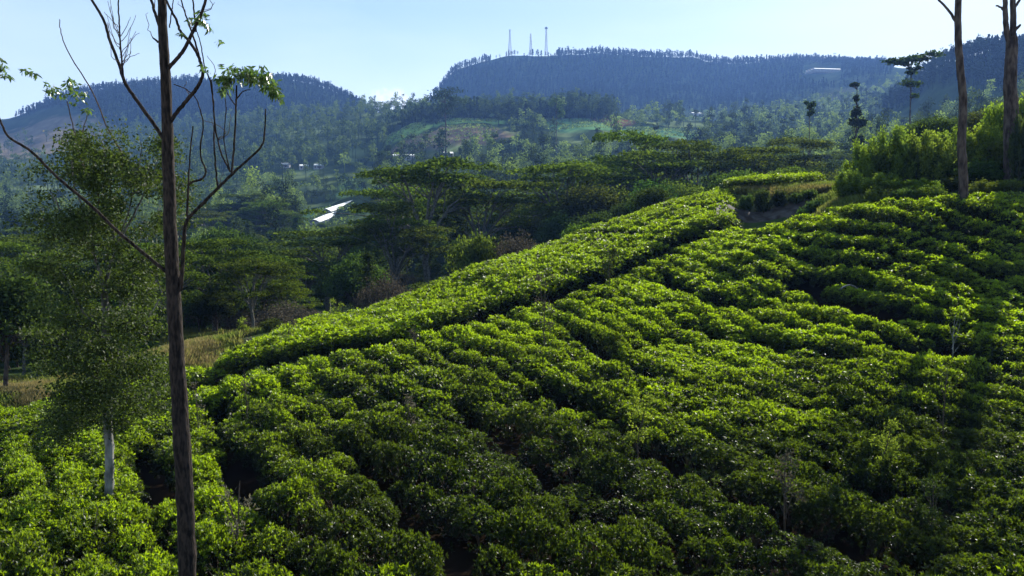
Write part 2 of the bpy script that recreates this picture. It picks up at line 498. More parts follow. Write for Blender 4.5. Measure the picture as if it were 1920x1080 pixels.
M_SHEET = plain('white_sheet_roof', (.60, .63, .62), (.36, .40, .42), scale=.5, rough=.8)
M_WALL = plain('pale_render', (.34, .34, .32), (.24, .24, .23), scale=.6, rough=.9)
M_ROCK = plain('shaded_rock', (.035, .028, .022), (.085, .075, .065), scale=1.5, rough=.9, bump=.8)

# ------------------------------------------------------------------ ground sheet
def land_cover(x, y):
    px, _ = proj(x, y, S(x, y))
    D = y
    n1 = fbm(x / 22, D / 22, 11, 4); n2 = fbm(x / 5, D / 5, 17, 3)
    col = np.zeros(x.shape + (3,))
    base = np.array([.045, .065, .022]); drk = np.array([.022, .036, .014]); brown = np.array([.14, .11, .065])
    k = np.clip(n1 * 1.2 + .5, 0, 1)[..., None]
    col[:] = drk * (1 - k) + base * k
    def put(mask, c):
        m = np.clip(mask, 0, 1)[..., None]
        col[:] = col * (1 - m) + np.array(c) * m
    def ell(cx, cw, d0, dw, soft=3.0, nn=.6):
        r = 1 - ((px - cx) / cw) ** 2 - ((np.log(D / d0)) / dw) ** 2 + n1 * nn
        return r * soft
    # soil under the tea
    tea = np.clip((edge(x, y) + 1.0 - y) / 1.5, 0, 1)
    # brown bare slope on the left, scrub and bare soil on the mid hills
    put(ell(40, 190, 1120, .18) * .8, (.17, .135, .085))
    put(ell(1500, 220, 1150, .12, nn=1.6) * .4, (.05, .058, .032))
    put((n1 * 3 - .25) * (y > 330) * (y < 1000) * (px < 1330), (.14, .18, .07))
    put(ell(1150, 42, 738, .03), (.20, .085, .05))
    put(ell(840, 120, 652, .05) * .9, (.20, .14, .10))
    put(ell(765, 45, 705, .035), (.22, .34, .08))
    put(ell(880, 75, 712, .035), (.18, .30, .09))
    put(ell(1085, 75, 695, .05), (.13, .25, .10))
    put(ell(1235, 85, 690, .05), (.12, .24, .11))
    put(ell(680, 60, 500, .07), (.18, .28, .10))
    put(ell(560, 90, 420, .06), (.15, .24, .10))
    # dry grass
    put(ell(0, 110, 38, .12, 6), (.24, .20, .10))
    put(ell(350, 80, 42, .09, 6, 1.2), (.16, .14, .07))
    put(ell(1500, 110, 60, .05, 5, 1.8), (.08, .08, .035))
    put(ell(1640, 120, 49, .06, 4, 1.4), (.16, .17, .06))
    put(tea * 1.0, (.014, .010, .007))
    return np.clip(col * (1 + n2[..., None] * .5), .004, 1)

def build_ground():
    px = np.arctan(GA[::2] * .8) ; ga = np.linspace(-1.48, 1.48, 560)
    gd = np.exp(np.linspace(math.log(2.05), math.log(2950), 620))
    A, D = np.meshgrid(ga, gd, indexing='ij')
    X = A * D; Y = D
    # terrace steps on the cultivated hill
    Zh = H(X, Y)
    ppx, _ = proj(X, Y, Zh)
    def win(a, b, c, d):
        return np.clip((ppx - a) / 30, 0, 1) * np.clip((b - ppx) / 30, 0, 1) * np.clip((Y - c) / 25, 0, 1) * np.clip((d - Y) / 25, 0, 1)
    m = np.maximum(win(690, 1000, 590, 740), win(1040, 1350, 600, 740))
    st = 4.2
    fr = Zh / st - np.floor(Zh / st)
    Zs = (np.floor(Zh / st) + np.clip((fr - .72) / .28, 0, 1)) * st
    Zh = Zh * (1 - m) + Zs * m
    ni, nj = A.shape
    v = np.stack([X, Y, Zh], -1).reshape(-1, 3)
    # apron behind and under the camera, so the sheet closes around the viewer
    idx = np.arange(ni * nj).reshape(ni, nj)
    q = np.stack([idx[:-1, :-1], idx[1:, :-1], idx[1:, 1:], idx[:-1, 1:]], -1).reshape(-1, 4)
    row0 = v.reshape(ni, nj, 3)[:, 0].copy()
    b1 = row0.copy(); b1[:, 1] = -2500; b1[:, 0] = np.linspace(-2500, 2500, ni)
    g = Geo(); g.add(v, q)
    g.v.append(b1.astype(np.float32)); base = ni * nj
    q2 = [(base + i, base + i + 1, idx[i + 1, 0], idx[i, 0]) for i in range(ni - 1)]
    g.q.append(np.array(q2, np.int32)); g.t.append(np.full(ni, .5, np.float32)); g.n += ni
    m_, t, out = new_mat('land'); N, L = t.nodes, t.links
    at = N.new('ShaderNodeAttribute'); at.attribute_name = 'cover'
    nz = N.new('ShaderNodeTexNoise'); nz.inputs['Scale'].default_value = 1.7; nz.inputs['Detail'].default_value = 8
    geo = N.new('ShaderNodeNewGeometry'); L.new(geo.outputs['Position'], nz.inputs['Vector'])
    mp = N.new('ShaderNodeMapRange'); mp.inputs[3].default_value = .55; mp.inputs[4].default_value = 1.45
    L.new(nz.outputs[0], mp.inputs[0])
    vm = N.new('ShaderNodeVectorMath'); vm.operation = 'SCALE'; L.new(at.outputs['Color'], vm.inputs[0]); L.new(mp.outputs[0], vm.inputs[3])
    b = N.new('ShaderNodeBsdfDiffuse')
    L.new(vm.outputs[0], b.inputs['Color'])
    bp = N.new('ShaderNodeBump'); bp.inputs['Strength'].default_value = .6; bp.inputs['Distance'].default_value = .1
    L.new(nz.outputs[0], bp.inputs['Height']); L.new(bp.outputs[0], b.inputs['Normal'])
    L.new(b.outputs[0], out.inputs[0])
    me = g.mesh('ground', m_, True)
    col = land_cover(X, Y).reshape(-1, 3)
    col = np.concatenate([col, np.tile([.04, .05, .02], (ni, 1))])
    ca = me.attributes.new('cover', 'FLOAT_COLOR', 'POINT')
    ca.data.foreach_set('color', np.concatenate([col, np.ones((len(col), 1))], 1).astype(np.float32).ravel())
    struct('ground', me, label='hill slope, valley and far mountains')
build_ground()

# ------------------------------------------------------------------ tea
def tea_proto(shoots, leaves, size, seed, age_shade=0.0):
    """a clipped tea bush, unit spread 1.3 m across, .8 m tall, origin at its foot"""
    g = Geo()
    n = shoots
    th = R.uniform(0, 2 * math.pi, n)
    lump = 1 + .13 * np.sin(th * 3 + seed) + .1 * np.sin(th * 5 + 2.1 * seed)
    rr = np.sqrt(R.random(n)) * .68 * lump
    sub = np.stack([R.uniform(-.5, .5, 7), R.uniform(-.5, .5, 7)], 1)
    dd_ = np.min(np.hypot(rr[:, None] * np.cos(th)[:, None] - sub[:, 0], rr[:, None] * np.sin(th)[:, None] - sub[:, 1]), 1)
    top = .95 * (1 - .32 * (rr / .70) ** 2.6) + .08 - .45 * np.clip(dd_, 0, .42) + R.normal(size=n) * .035
    side = R.random(n) < .34
    zz = np.where(side, R.uniform(.14, .74, n), top)
    rr = np.where(side, (.62 + R.normal(size=n) * .05) * lump * (1 - .22 * (zz / .9) ** 3), rr)
    c = np.stack([rr * np.cos(th), rr * np.sin(th), zz], 1)
    out = unit(np.stack([np.cos(th) * np.where(side, 1, rr), np.sin(th) * np.where(side, 1, rr), np.where(side, .5, 1.1)], 1))
    cs = np.repeat(c, leaves, 0); os_ = np.repeat(out, leaves, 0)
    ax = unit(os_ * .55 + rdir(len(cs)) * .95 + np.array([0, 0, .15]))
    L = size * R.uniform(.65, 1.25, len(cs))
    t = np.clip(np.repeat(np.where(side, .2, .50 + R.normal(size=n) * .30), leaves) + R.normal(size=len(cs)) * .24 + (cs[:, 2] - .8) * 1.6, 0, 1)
    v, q, tt = leaf_quads(cs + rdir(len(cs)) * size * .12, ax, L, L * .42, np.clip(t * (1 - age_shade * .68) - age_shade * .10, 0, 1))  # tint darkened to stand for shade as well as older leaves
    g.add(v, q, tt)
    return g
def tea_stems():
    g = Geo()
    for i in range(9):
        a = R.uniform(0, 6.28); r = R.uniform(.25, .5)
        p = [(0, 0, -.1), (.35 * r * math.cos(a), .35 * r * math.sin(a), .25), (r * math.cos(a), r * math.sin(a), .66)]
        tube(g, smooth_path(p, 3, .01), np.linspace(.018, .006, 7), 5)
    return g
def bake(geo, loc, rz, sx, sz, el=1.0, ey=1.0, tsh=0.0):
    v, q, t = geo
    M = len(loc); n = len(v)
    c, s = np.cos(rz)[:, None], np.sin(rz)[:, None]
    X = (v[None, :, 0] * el * c - v[None, :, 1] * ey * s) * sx[:, None]
    Y = (v[None, :, 0] * el * s + v[None, :, 1] * ey * c) * sx[:, None]
    Zv = v[None, :, 2] * sz[:, None]
    V = np.stack([X + loc[:, 0:1], Y + loc[:, 1:2], Zv + loc[:, 2:3]], -1).reshape(-1, 3)
    Q = (q[None] + (np.arange(M) * n)[:, None, None]).reshape(-1, 4)
    T = np.clip(np.tile(t, M) + np.repeat(np.broadcast_to(tsh, (M,)), n), 0, 1)
    return V, Q, T

FURROWS = [   # (half width m, photo pixels along the gap)
    (-9, [(285, 748), (420, 700), (560, 665), (700, 640), (800, 615), (900, 585), (1000, 560), (1100, 528), (1200, 490), (1270, 455), (1345, 425)]),
    (0.38, [(800, 640), (860, 668), (930, 692), (1010, 735), (1090, 770), (1180, 805), (1260, 850)]),
    (0.44, [(1500, 525), (1560, 552), (1640, 570), (1740, 592)]),
    (0.36, [(1225, 520), (1300, 548), (1390, 575)]),
    (0.56, [(1700, 645), (1760, 652), (1860, 668)]),
    (0.40, [(665, 825), (700, 870), (740, 915), (790, 965), (850, 1015), (900, 1070)]),
    (0.26, [(850, 775), (960, 805), (1010, 860), (1100, 925), (1160, 960)]),
    (0.33, [(1155, 800), (1230, 835), (1330, 885), (1440, 930), (1520, 960)]),
    (0.35, [(1570, 882), (1640, 905), (1700, 925)]),
    (0.30, [(1540, 970), (1640, 1000), (1710, 1030)]),
    (0.26, [(1080, 620), (1120, 655), (1200, 690), (1300, 720)]),
    (0.22, [(278, 830), (284, 900), (290, 960), (296, 1040)]),
    (0.29, [(1300, 610), (1420, 640), (1560, 680)]),
    (0.24, [(400, 760), (430, 840), (480, 930)]),
]
fur = []
for wd, pl in FURROWS:
    pts = np.array([hit(a, b)[:2] for a, b in pl])
    fur.append((wd, pts))
def furrow(x, y):
    """1 = in a gap between rows"""
    out = np.zeros_like(x)
    for wd, p in fur:
        for a, b in zip(p[:-1], p[1:]):
            ab = b - a; L2 = ab @ ab
            t = np.clip(((x - a[0]) * ab[0] + (y - a[1]) * ab[1]) / L2, 0, 1)
            d = np.hypot(x - a[0] - t * ab[0], y - a[1] - t * ab[1])
            out = np.maximum(out, np.clip(1.0 - (d - wd) / .55, 0, 1))
    return out

al = math.radians(31)
nx, ny = math.cos(al), math.sin(al)          # across the rows
tx, ty = -math.sin(al) * -1, -math.cos(al)   # along the rows
pos = []
ROW, STEP = 1.14, .62
for i in range(-70, 105):
    for j in range(-145, 52):
        u = i * ROW + random.gauss(0, .07); s_ = j * STEP + (i % 2) * .4 + random.gauss(0, .2)
        x = u * nx + s_ * tx; y = u * ny + s_ * ty
        x += 1.3 * math.sin(y * .13 + 1) + .5 * math.sin(x * .3) + .8 * float(fbm(np.array(x / 8), np.array(y / 8), 51, 2))
        if y < 11 or y > 74: continue
        if abs(x) > y * .72 + 2.5: continue
        pos.append((x, y))
pos = np.array(pos)
pos = pos[path_dist(pos[:, 0], pos[:, 1]) < 0]
NLAT = len(pos)
# beyond the path the rows run along it
cum = np.concatenate([[0], np.cumsum(np.hypot(*np.diff(PATH_W[0], axis=0).T))])
back = []
for k in range(29):
    off = .74 + k * .98
    for q_ in np.arange(-14, cum[-1] + 22, .70):
        q1 = q_ + random.gauss(0, .14)
        i_ = int(np.clip(np.searchsorted(cum, q1) - 1, 0, len(cum) - 2))
        a_, b_ = PATH_W[0][i_], PATH_W[0][i_ + 1]
        d_ = (b_ - a_) / math.hypot(*(b_ - a_)); c_ = a_ + d_ * (q1 - cum[i_])
        n_ = np.array([-d_[1], d_[0]])
        p_ = c_ + n_ * (off + random.gauss(0, .08))
        if float(path_dist(np.array([p_[0]]), np.array([p_[1]]))[0]) > off - .5: back.append((p_[0], p_[1], math.atan2(d_[1], d_[0])))
back = np.array(back)
ROWANG = np.concatenate([np.full(NLAT, math.atan2(ty, tx)), back[:, 2]])
pos = np.concatenate([pos, back[:, :2]])
okp = (pos[:, 1] > 11) & (pos[:, 1] < 74) & (np.abs(pos[:, 0]) < pos[:, 1] * .72 + 2.5)
pos, ROWANG = pos[okp], ROWANG[okp]
e = edge(pos[:, 0], pos[:, 1])
ppx = 960 + pos[:, 0] / pos[:, 1] * F
rear = (ppx > 1340) & (ppx < 1530) & (pos[:, 1] > 61.5) & (pos[:, 1] < 69)
sel_ = (pos[:, 1] < e) | rear; pos, ROWANG = pos[sel_], ROWANG[sel_]
fu = furrow(pos[:, 0], pos[:, 1])
keep = fu < .98
keep &= R.random(len(pos)) > .012
keep &= np.abs(path_dist(pos[:, 0], pos[:, 1])) > .52
pos, fu, ROWANG = pos[keep], fu[keep], ROWANG[keep]
vis = np.array([visible(x, y, float(S(x, y)) + .3) for x, y in pos])
pos, fu, ROWANG = pos[vis], fu[vis], ROWANG[vis]
cpx, cpy = proj(pos[:, 0], pos[:, 1], H(pos[:, 0], pos[:, 1]) + .8)
SHADE_AGE = np.clip((cpy - 600) / 240, 0, 1) * np.clip((cpx - 400) / 300, 0, 1) + fbm(pos[:, 0] / 4, pos[:, 1] / 4, 21, 3) * .9     # shade and older growth low on the slope, put into the leaf tint
SHADE_AGE = np.clip(SHADE_AGE + .35 * np.clip((cpx - 1500) / 300, 0, 1), 0, 1)
UP = np.clip((pos[:, 1] - 24) / 10, 0, 1)
sx = .90 * R.uniform(.8, 1.2, len(pos)) * (1 - .08 * SHADE_AGE) * (1 + .12 * UP) * (1 + .28 * fbm(pos[:, 0] / 5, pos[:, 1] / 5, 33, 3)) * np.where(path_dist(pos[:, 0], pos[:, 1]) > 0, 1.12, 1.03) * (1 - .34 * fu)
sz = (1 + R.uniform(-.24, .16, len(pos)) * (1 - .4 * UP)) * (1 - .30 * fu) + fbm(pos[:, 0] / 2.2, pos[:, 1] / 2.2, 9, 3) * .42 * np.clip(1.5 - pos[:, 1] / 45, .3, 1)
rz = ROWANG + R.integers(0, 2, len(pos)) * math.pi + R.normal(size=len(pos)) * .3
EL = 1.18
loc = np.stack([pos[:, 0], pos[:, 1], H(pos[:, 0], pos[:, 1])], 1)
print('tea bushes', len(pos))
order = np.argsort(pos[:, 1]); ppx = 960 + pos[:, 0] / pos[:, 1] * F
inframe = (ppx > -40) & (ppx < 1960)
_, tpy = proj(pos[:, 0], pos[:, 1], loc[:, 2] + .8)
inframe &= tpy < 1085
near_ids = [i for i in order if inframe[i]][:300]
near_set = set(near_ids)
NV = 7
NM = 3
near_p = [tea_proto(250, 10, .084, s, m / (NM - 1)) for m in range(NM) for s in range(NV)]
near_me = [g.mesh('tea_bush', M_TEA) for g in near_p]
stem_me = [tea_stems().mesh('tea_branches', M_TWIG, True) for _ in range(3)]
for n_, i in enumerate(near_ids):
    o = link(bpy.data.objects.new('tea_bush', near_me[n_ % NV + NV * int(round(SHADE_AGE[i] * (NM - 1)))]))
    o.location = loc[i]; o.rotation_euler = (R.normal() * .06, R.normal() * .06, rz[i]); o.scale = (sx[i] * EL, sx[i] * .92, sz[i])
    lx, ly = cpx[i], cpy[i]
    tone = ('yellow-green', 'mid-green', 'dark green')[int(round(SHADE_AGE[i] * 2))] + (' low' if sz[i] < .85 else ' tall' if sz[i] > 1.08 else '')
    where = ['in the left corner rows', 'around the pale trunk foot', 'close beside the dark foreground trunk', 'just right of the dark trunk', 'amid the bare twigs', 'along the left furrow',
             'in the middle of the slope', 'under the yellow-green sapling', 'along the twiggy saplings', 'under the silvery sapling', 'in the broad tree shadow'][min(10, max(0, int(lx / 175)))]
    row = 'lowest row' if ly > 1010 else 'second-lowest rows' if ly > 930 else 'third rank of rows' if ly > 850 else 'higher near rows'
    tag(o, '%s tea bush %s, %s' % (tone, where, row), 'tea bush', 'tea bushes in the nearest rows of the slope')
    part('branches', stem_me[n_ % 3], o)
rest = np.array([i for i in range(len(pos)) if i not in near_set])
yy = pos[rest, 1]
gt = Geo()
for lo, hi, sh, lv, sz_ in ((0, 27, 215, 9, .096), (27, 38, 170, 8, .112), (38, 80, 120, 8, .132)):
    ids = rest[(yy >= lo) & (yy < hi)]
    protos = [tea_proto(sh, lv, sz_, s, 0).arrays() for s in range(6)]
    pick = R.integers(0, 6, len(ids))
    for k in range(6):
        a = ids[pick == k]
        if len(a) == 0: continue
        gt.add(*bake(protos[k], loc[a], rz[a], sx[a], sz[a], EL, .95, tsh=R.normal(size=len(a)) * .12 - .52 * SHADE_AGE[a] + .12 * UP[a]))
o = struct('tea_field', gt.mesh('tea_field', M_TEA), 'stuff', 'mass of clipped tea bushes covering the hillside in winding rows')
print('tea faces', gt.n // 4)

# ------------------------------------------------------------------ tree prototypes
def limbs(g, base, top, r0, n, spread, h0, tips, k=5, jit=.05):
    pass
def albizia(w=14., h=15., cards_n=11000, size=.36):
    tr, cr = Geo(), Geo()
    lean = R.normal(size=2) * .5
    fork = h * R.uniform(.38, .5)
    tube(tr, smooth_path([(0, 0, -.6), (lean[0] * .3, lean[1] * .3, fork * .6), (lean[0], lean[1], fork)], 4, .05), np.linspace(.34, .22, 9), 7)
    pads = []
    nl = R.integers(9, 13)
    for i in range(nl):
        a = i / nl * 6.28 + R.normal() * .3
        rr = w / 2 * R.uniform(.35, .85); z = h * (R.uniform(.74, .97) if rr < w * .28 else R.uniform(.50, .88))
        e = np.array([rr * math.cos(a), rr * math.sin(a), z])
        s = np.array([lean[0], lean[1], fork * R.uniform(.8, 1)])
        mid = s * .5 + e * .5 + np.array([0, 0, .6])
        tube(tr, smooth_path([s, mid, e], 4, .08), np.linspace(.16, .045, 9), 5)
        pads.append((e, R.uniform(1.9, 3.2)))
        for _ in range(R.integers(2, 4)):
            e2 = e + np.array([R.normal() * 2.0, R.normal() * 2.0, R.uniform(-1.6, .7)])
            tube(tr, smooth_path([mid, mid * .4 + e2 * .6 + (0, 0, .3), e2], 3, .06), np.linspace(.07, .02, 7), 4)
            pads.append((e2, R.uniform(1.2, 2.4)))
    for _ in range(3): pads.append((np.array([R.normal() * 1.4, R.normal() * 1.4, h * R.uniform(.9, 1.0)]), R.uniform(1.8, 2.8)))
    tot = sum(p[1] ** 2 for p in pads)
    for c, r in pads:
        n = int(cards_n * r * r / tot)
        rad = np.sqrt(R.random(n)) * r; th = R.uniform(0, 6.28, n)
        p = np.stack([c[0] + rad * np.cos(th), c[1] + rad * np.sin(th), c[2] + .32 * (1 - (rad / r) ** 2) + R.normal(size=n) * .14], 1)
        keep = fbm(p[:, 0] * 1.1, p[:, 1] * 1.1, c[2], 2) > -.3
        p = p[keep]
        cr.add(*cards(p, size, .5, t=np.clip(.45 + R.normal(size=len(p)) * .22, 0, 1)))
    return tr, cr
def broad(w=8., h=8., cards_n=2600, size=.34, trunk=.22, low=.25, clumps=22, k=5):
    tr, cr = Geo(), Geo()
    tube(tr, smooth_path([(0, 0, -.5), (R.normal() * .2, R.normal() * .2, h * .3), (R.normal() * .3, R.normal() * .3, h * .75)], 3, .04), np.linspace(trunk, trunk * .3, 7), 6)
    for i in range(clumps):
        d = rdir(1)[0]; d[2] = abs(d[2]) * 1.0 - .25
        c = np.array([0, 0, h * (low + 1) / 2]) + d * np.array([w / 2, w / 2, h * (1 - low) / 2]) * R.uniform(.35, .82)
        r = w * R.uniform(.15, .25)
        tube(tr, smooth_path([(0, 0, h * R.uniform(.25, .5)), c * .6 + (0, 0, h * .12), c], 2, .03), np.linspace(trunk * .3, .02, 5), 4)
        n = cards_n // clumps
        p = blob(n, c, (r, r, r * R.uniform(.6, .9)), .6)
        cr.add(*cards(p, size, .15, t=np.clip(R.uniform(.2, .7) + R.normal(size=n) * .2, 0, 1)))
    return tr, cr
def spire(w=3.6, h=16., cards_n=1500, size=.4, bare=.2, droop=.3):
    tr, cr = Geo(), Geo()
    tube(tr, smooth_path([(0, 0, -.5), (R.normal() * .1, R.normal() * .1, h * .5), (0, 0, h * .97)], 3, .03), np.linspace(.22, .04, 7), 6)
    lev = 22
    for i in range(lev):
        f = bare + (1 - bare) * (i + R.random()) / lev
        r = w / 2 * (1 - (f - bare) / (1 - bare)) ** .7 * R.uniform(.55, 1.15) + .25
        for a in R.uniform(0, 6.28, R.integers(2, 4)):
            e = np.array([r * math.cos(a), r * math.sin(a), f * h - droop * r])
            tube(tr, [(0, 0, f * h), e * .6 + np.array([0, 0, f * h * .4 + .1]), e], (.05, .03, .01), 4)
            n = int(cards_n / lev / 2.6)
            s = R.random((n, 1)) ** .7
            p = np.array([0, 0, f * h]) * (1 - s) + e * s + R.normal(size=(n, 3)) * np.array([.32, .32, .2]) * (w / 3.6)
            cr.add(*cards(p, size, .35, t=np.clip(.4 + R.normal(size=n) * .22, 0, 1)))
    return tr, cr
def low_tree(kind, k=1):
    """coarse tree for far hills: crown and stem in one"""
    g = Geo()
    if kind == 'pine':
        h = 12; n = 64 * k
        f = R.random(n) ** .8; r = 1.9 * (1 - f * .82) * R.uniform(.5, 1.1, n); a = R.uniform(0, 6.28, n)
        p = np.stack([r * np.cos(a), r * np.sin(a), 3 + f * 9], 1)
        g.add(*cards(p, 1.7 / k ** .55, .2, t=np.clip(.4 + R.normal(size=n) * .2, 0, 1), ratio=.9))
        tube(g, [(0, 0, -1), (0, 0, 6), (0, 0, 11)], (.2, .15, .08), 4, .1)
    elif kind == 'euc':
        for c in range(7):
            p = blob(20 * k, (R.normal() * .9, R.normal() * .9, R.uniform(6, 12.5)), (1.7, 1.7, 1.4), .4)
            g.add(*cards(p, 1.0 / k ** .55, .2, t=np.clip(R.uniform(.3, .7) + R.normal(size=20 * k) * .15, 0, 1)))
        tube(g, [(0, 0, -1), (0, 0, 6), (0, 0, 11)], (.2, .15, .08), 4, .3)
    else:
        for c in range(9):
            d = rdir(1)[0]; d[2] = abs(d[2])
            p = blob(26 * k, np.array([0, 0, 2.6]) + d * np.array([2.6, 2.6, 2.6]), (1.5, 1.5, 1.2), .5)
            g.add(*cards(p, .85 / k ** .55, .25, t=np.clip(R.uniform(.25, .8) + R.normal(size=26 * k) * .15, 0, 1)))
        tube(g, [(0, 0, -1), (0, 0, 3)], (.25, .15), 4, .2)
    return g

def pair(f, mat_c, mat_t, n, name, **k):
    out = []
    for _ in range(n):
        a, b = f(**k)
        out.append((a.mesh(name + '_trunk', mat_t, True), b.mesh(name + '_crown', mat_c)))
    return out
PR = {
    'umbrella_tree': pair(albizia, M_ALB, M_GREYBARK, 4, 'umbrella'),
    'broadleaf_tree': pair(broad, M_MID, M_GREYBARK, 4, 'broadleaf', w=9, h=9.5, cards_n=8000, size=.30, clumps=34),
    'dark_tree': pair(broad, M_DARK, M_TWOBARK, 4, 'dark', w=8, h=11, cards_n=8000, size=.32, clumps=34, low=.12),
    'slender_tree': pair(spire, M_DARK, M_GREYBARK, 4, 'slender', w=4.6, h=14, cards_n=4200, size=.34),
    'dry_bush': pair(broad, M_DRYLEAF, M_GREYBARK, 3, 'dry', w=6, h=4.6, cards_n=5200, size=.16, clumps=30, low=.05, trunk=.1),
    'green_bush': pair(broad, M_MID, M_TWIG, 3, 'green', w=5, h=3.6, cards_n=5000, size=.20, clumps=26, low=.0, trunk=.08),
}
CAT = {'umbrella_tree': 'tree', 'broadleaf_tree': 'tree', 'dark_tree': 'tree', 'slender_tree': 'tree', 'dry_bush': 'bush', 'green_bush': 'bush'}
def plant(kind, x, y, sc, label, group=None, rz=None, z=None):
    tm, cm = PR[kind][R.integers(0, len(PR[kind]))]
    o = thing(kind, label, CAT[kind], (x, y, float(H(x, y)) if z is None else z), group, R.uniform(0, 6.28) if rz is None else rz, sc)
    part('trunk' if CAT[kind] == 'tree' else 'stem', tm, o); part('crown', cm, o)
    return o
TAKEN = []   # (x, y, r) kept free by the scatter
def special(kind, px, D, top_py, wscale, label, group=None):
    """a tree whose foot stands on the land at column px, depth D, and whose top reaches top_py"""
    x, y, z = ground_pt(px, D)
    h0 = {'umbrella_tree': 15., 'broadleaf_tree': 9.5, 'dark_tree': 11., 'slender_tree': 14., 'dry_bush': 4.6, 'green_bush': 3.6}[kind]
    hz = (zof(top_py, D) - z) / h0
    TAKEN.append((x, y, 3.5 * wscale if CAT[kind] == 'tree' else 2.0 * wscale))
    return plant(kind, x, y, (wscale, wscale, max(hz, .2)), label, group)

# umbrella trees of the band behind the tea
UMB = [
    (800, 100, 300, 1.37, 'tallest umbrella-crowned tree behind the tea crest, flat layered crown over a pale trunk'),
    (738, 92, 385, .85, 'dark umbrella-crowned tree just beyond the long white greenhouses, low layered crown'),
    (612, 96, 432, 1.10, 'umbrella-crowned tree at the left end of the layered tree band, beside the grey dry bushes'),
    (905, 108, 330, 1.23, 'umbrella-crowned tree right behind the yellowing shrub at the tea crest'),
    (1060, 118, 306, 1.30, 'broad umbrella-crowned tree standing over the reddish shrub at the tea crest'),
    (985, 135, 345, 1.17, 'smaller umbrella-crowned tree set back between two wider ones'),
    (1165, 135, 254, 1.23, 'tall umbrella-crowned tree below the bare red field'),
    (1235, 122, 284, 1.17, 'umbrella-crowned tree rising behind the crest sapling'),
    (1300, 130, 266, 1.30, 'wide umbrella-crowned tree with three flat tiers above the tea crest'),
    (1395, 125, 272, 1.23, 'umbrella-crowned tree left of the bright green shrub thicket'),
    (1480, 150, 264, 1.17, 'hazy umbrella-crowned tree just behind the bank at the end of the path'),
    (745, 128, 345, 1.10, 'umbrella-crowned tree half hidden behind the tallest one'),
    (840, 150, 322, 1.17, 'pale hazy umbrella-crowned tree peeping over the tallest crown'),
]
for px, D, top, ws, lab in UMB:
    special('umbrella_tree', px, D, top, ws, lab, 'umbrella-crowned trees behind the tea crest')
special('broadleaf_tree', 432, 100, 415, 1.25, 'big round-headed green tree below the white greenhouses', None)
special('dark_tree', -5, 36, 470, .62, 'black-green tree cut by the left edge above the dry grass')
special('dark_tree', 40, 60, 520, .9, 'dark bushy tree behind the left patch of dry grass')
special('dark_tree', 140, 58, 545, .8, 'dark tree filling the gap behind the airy silver-leaved tree')
special('broadleaf_tree', 250, 75, 540, 1.0, 'green rounded tree seen through the airy tree and the dark trunk')
special('slender_tree', 690, 62, 470, .5, 'thin dark tree just over the crest where grey trunks gather')
special('dry_bush', 405, 62, 535, 1.15, 'brown dry bush right of the dark foreground trunk')
special('dry_bush', 540, 56, 560, 1.15, 'grey-purple dry bush at the crest, widest of the leafless ones')
special('dry_bush', 475, 58, 580, .9, 'grey dry bush squeezed between the brown one and the widest one')
special('dry_bush', 965, 63, 425, .75, 'reddish dry shrub poking over the tea crest below the umbrella trees')
special('green_bush', 888, 62, 425, .85, 'yellow-green shrub poking over the tea crest with pale bare stems')
special('dry_bush', 720, 60, 500, .75, 'pinkish twiggy bush at the foot of the tallest umbrella tree')
special('green_bush', 800, 64, 520, .9, 'low green bush in the shade of the tallest umbrella tree')
special('green_bush', 1090, 68, 410, .7, 'small pale green bush at the crest with an arching bare twig')
special('green_bush', 640, 54, 590, .7, 'leafy green bush behind the crest below the leftmost umbrella tree')
special('green_bush', 420, 50, 640, .6, 'low green bush at the dry grass edge right of the dark trunk')
special('green_bush', 350, 47, 655, .5, 'small weedy bush in the dry grass beside the dark trunk')
special('green_bush', 230, 45, 640, .9, 'green bush in the dry grass behind the airy tree trunk')
special('broadleaf_tree', 1745, 85, 208, .9, 'olive-green tree on the skyline behind the thicket, crossed by the tall bare trunk')
special('broadleaf_tree', 1850, 82, 195, .9, 'dark leafy tree under the forked trunk at the right edge')

# tall landmark trees on the right of the valley
def landmark(name, label, px, D, py_base, py_top, pads, mat_c=M_DARK, mat_t=M_TWOBARK, r=.3, csize=.5, n=1500):
    x, y, z0 = P(px, py_base, D); z0 = min(z0, float(H(x, y)))
    tr, cr = Geo(), Geo()
    zt = zof(py_top, D) - z0
    tube(tr, smooth_path([(0, 0, -.5), (.2, 0, zt * .5), (0, 0, zt * .96)], 4, .05), np.linspace(r, r * .25, 9), 6)
    for dx, pyc, rw, rh in pads:
        c = np.array([dx * D / F, 0, zof(pyc, D) - z0]); w_ = rw * D / F; h_ = rh * D / F
        m = int(n * rw * rh / sum(p[2] * p[3] for p in pads))
        for _ in range(6):
            cc = c + rdir(1)[0] * np.array([w_, w_, h_]) * .6
            cr.add(*cards(blob(m // 6, cc, (w_ * .5, w_ * .5, h_ * .5), .3), csize, .4, t=np.clip(R.uniform(.2, .6) + R.normal(size=m // 6) * .2, 0, 1)))
            tube(tr, [(0, 0, c[2] - h_ * 1.2), tuple(cc)], (r * .3, .03), 4)
    o = thing(name, label, 'tree', (x, y, z0))
    part('trunk', tr.mesh('trunk', mat_t, True), o); part('crown', cr.mesh('crown', mat_c), o)
    TAKEN.append((x, y, 6))
landmark('layered_tree', 'tall dark tree with stacked flat foliage tiers and bare lower stem', 1703, 190, 262, 100,
         [(-8, 112, 42, 10), (25, 105, 32, 8), (3, 132, 18, 8), (2, 155, 22, 8), (12, 180, 12, 5), (-20, 120, 14, 7)], csize=.75, n=1500)
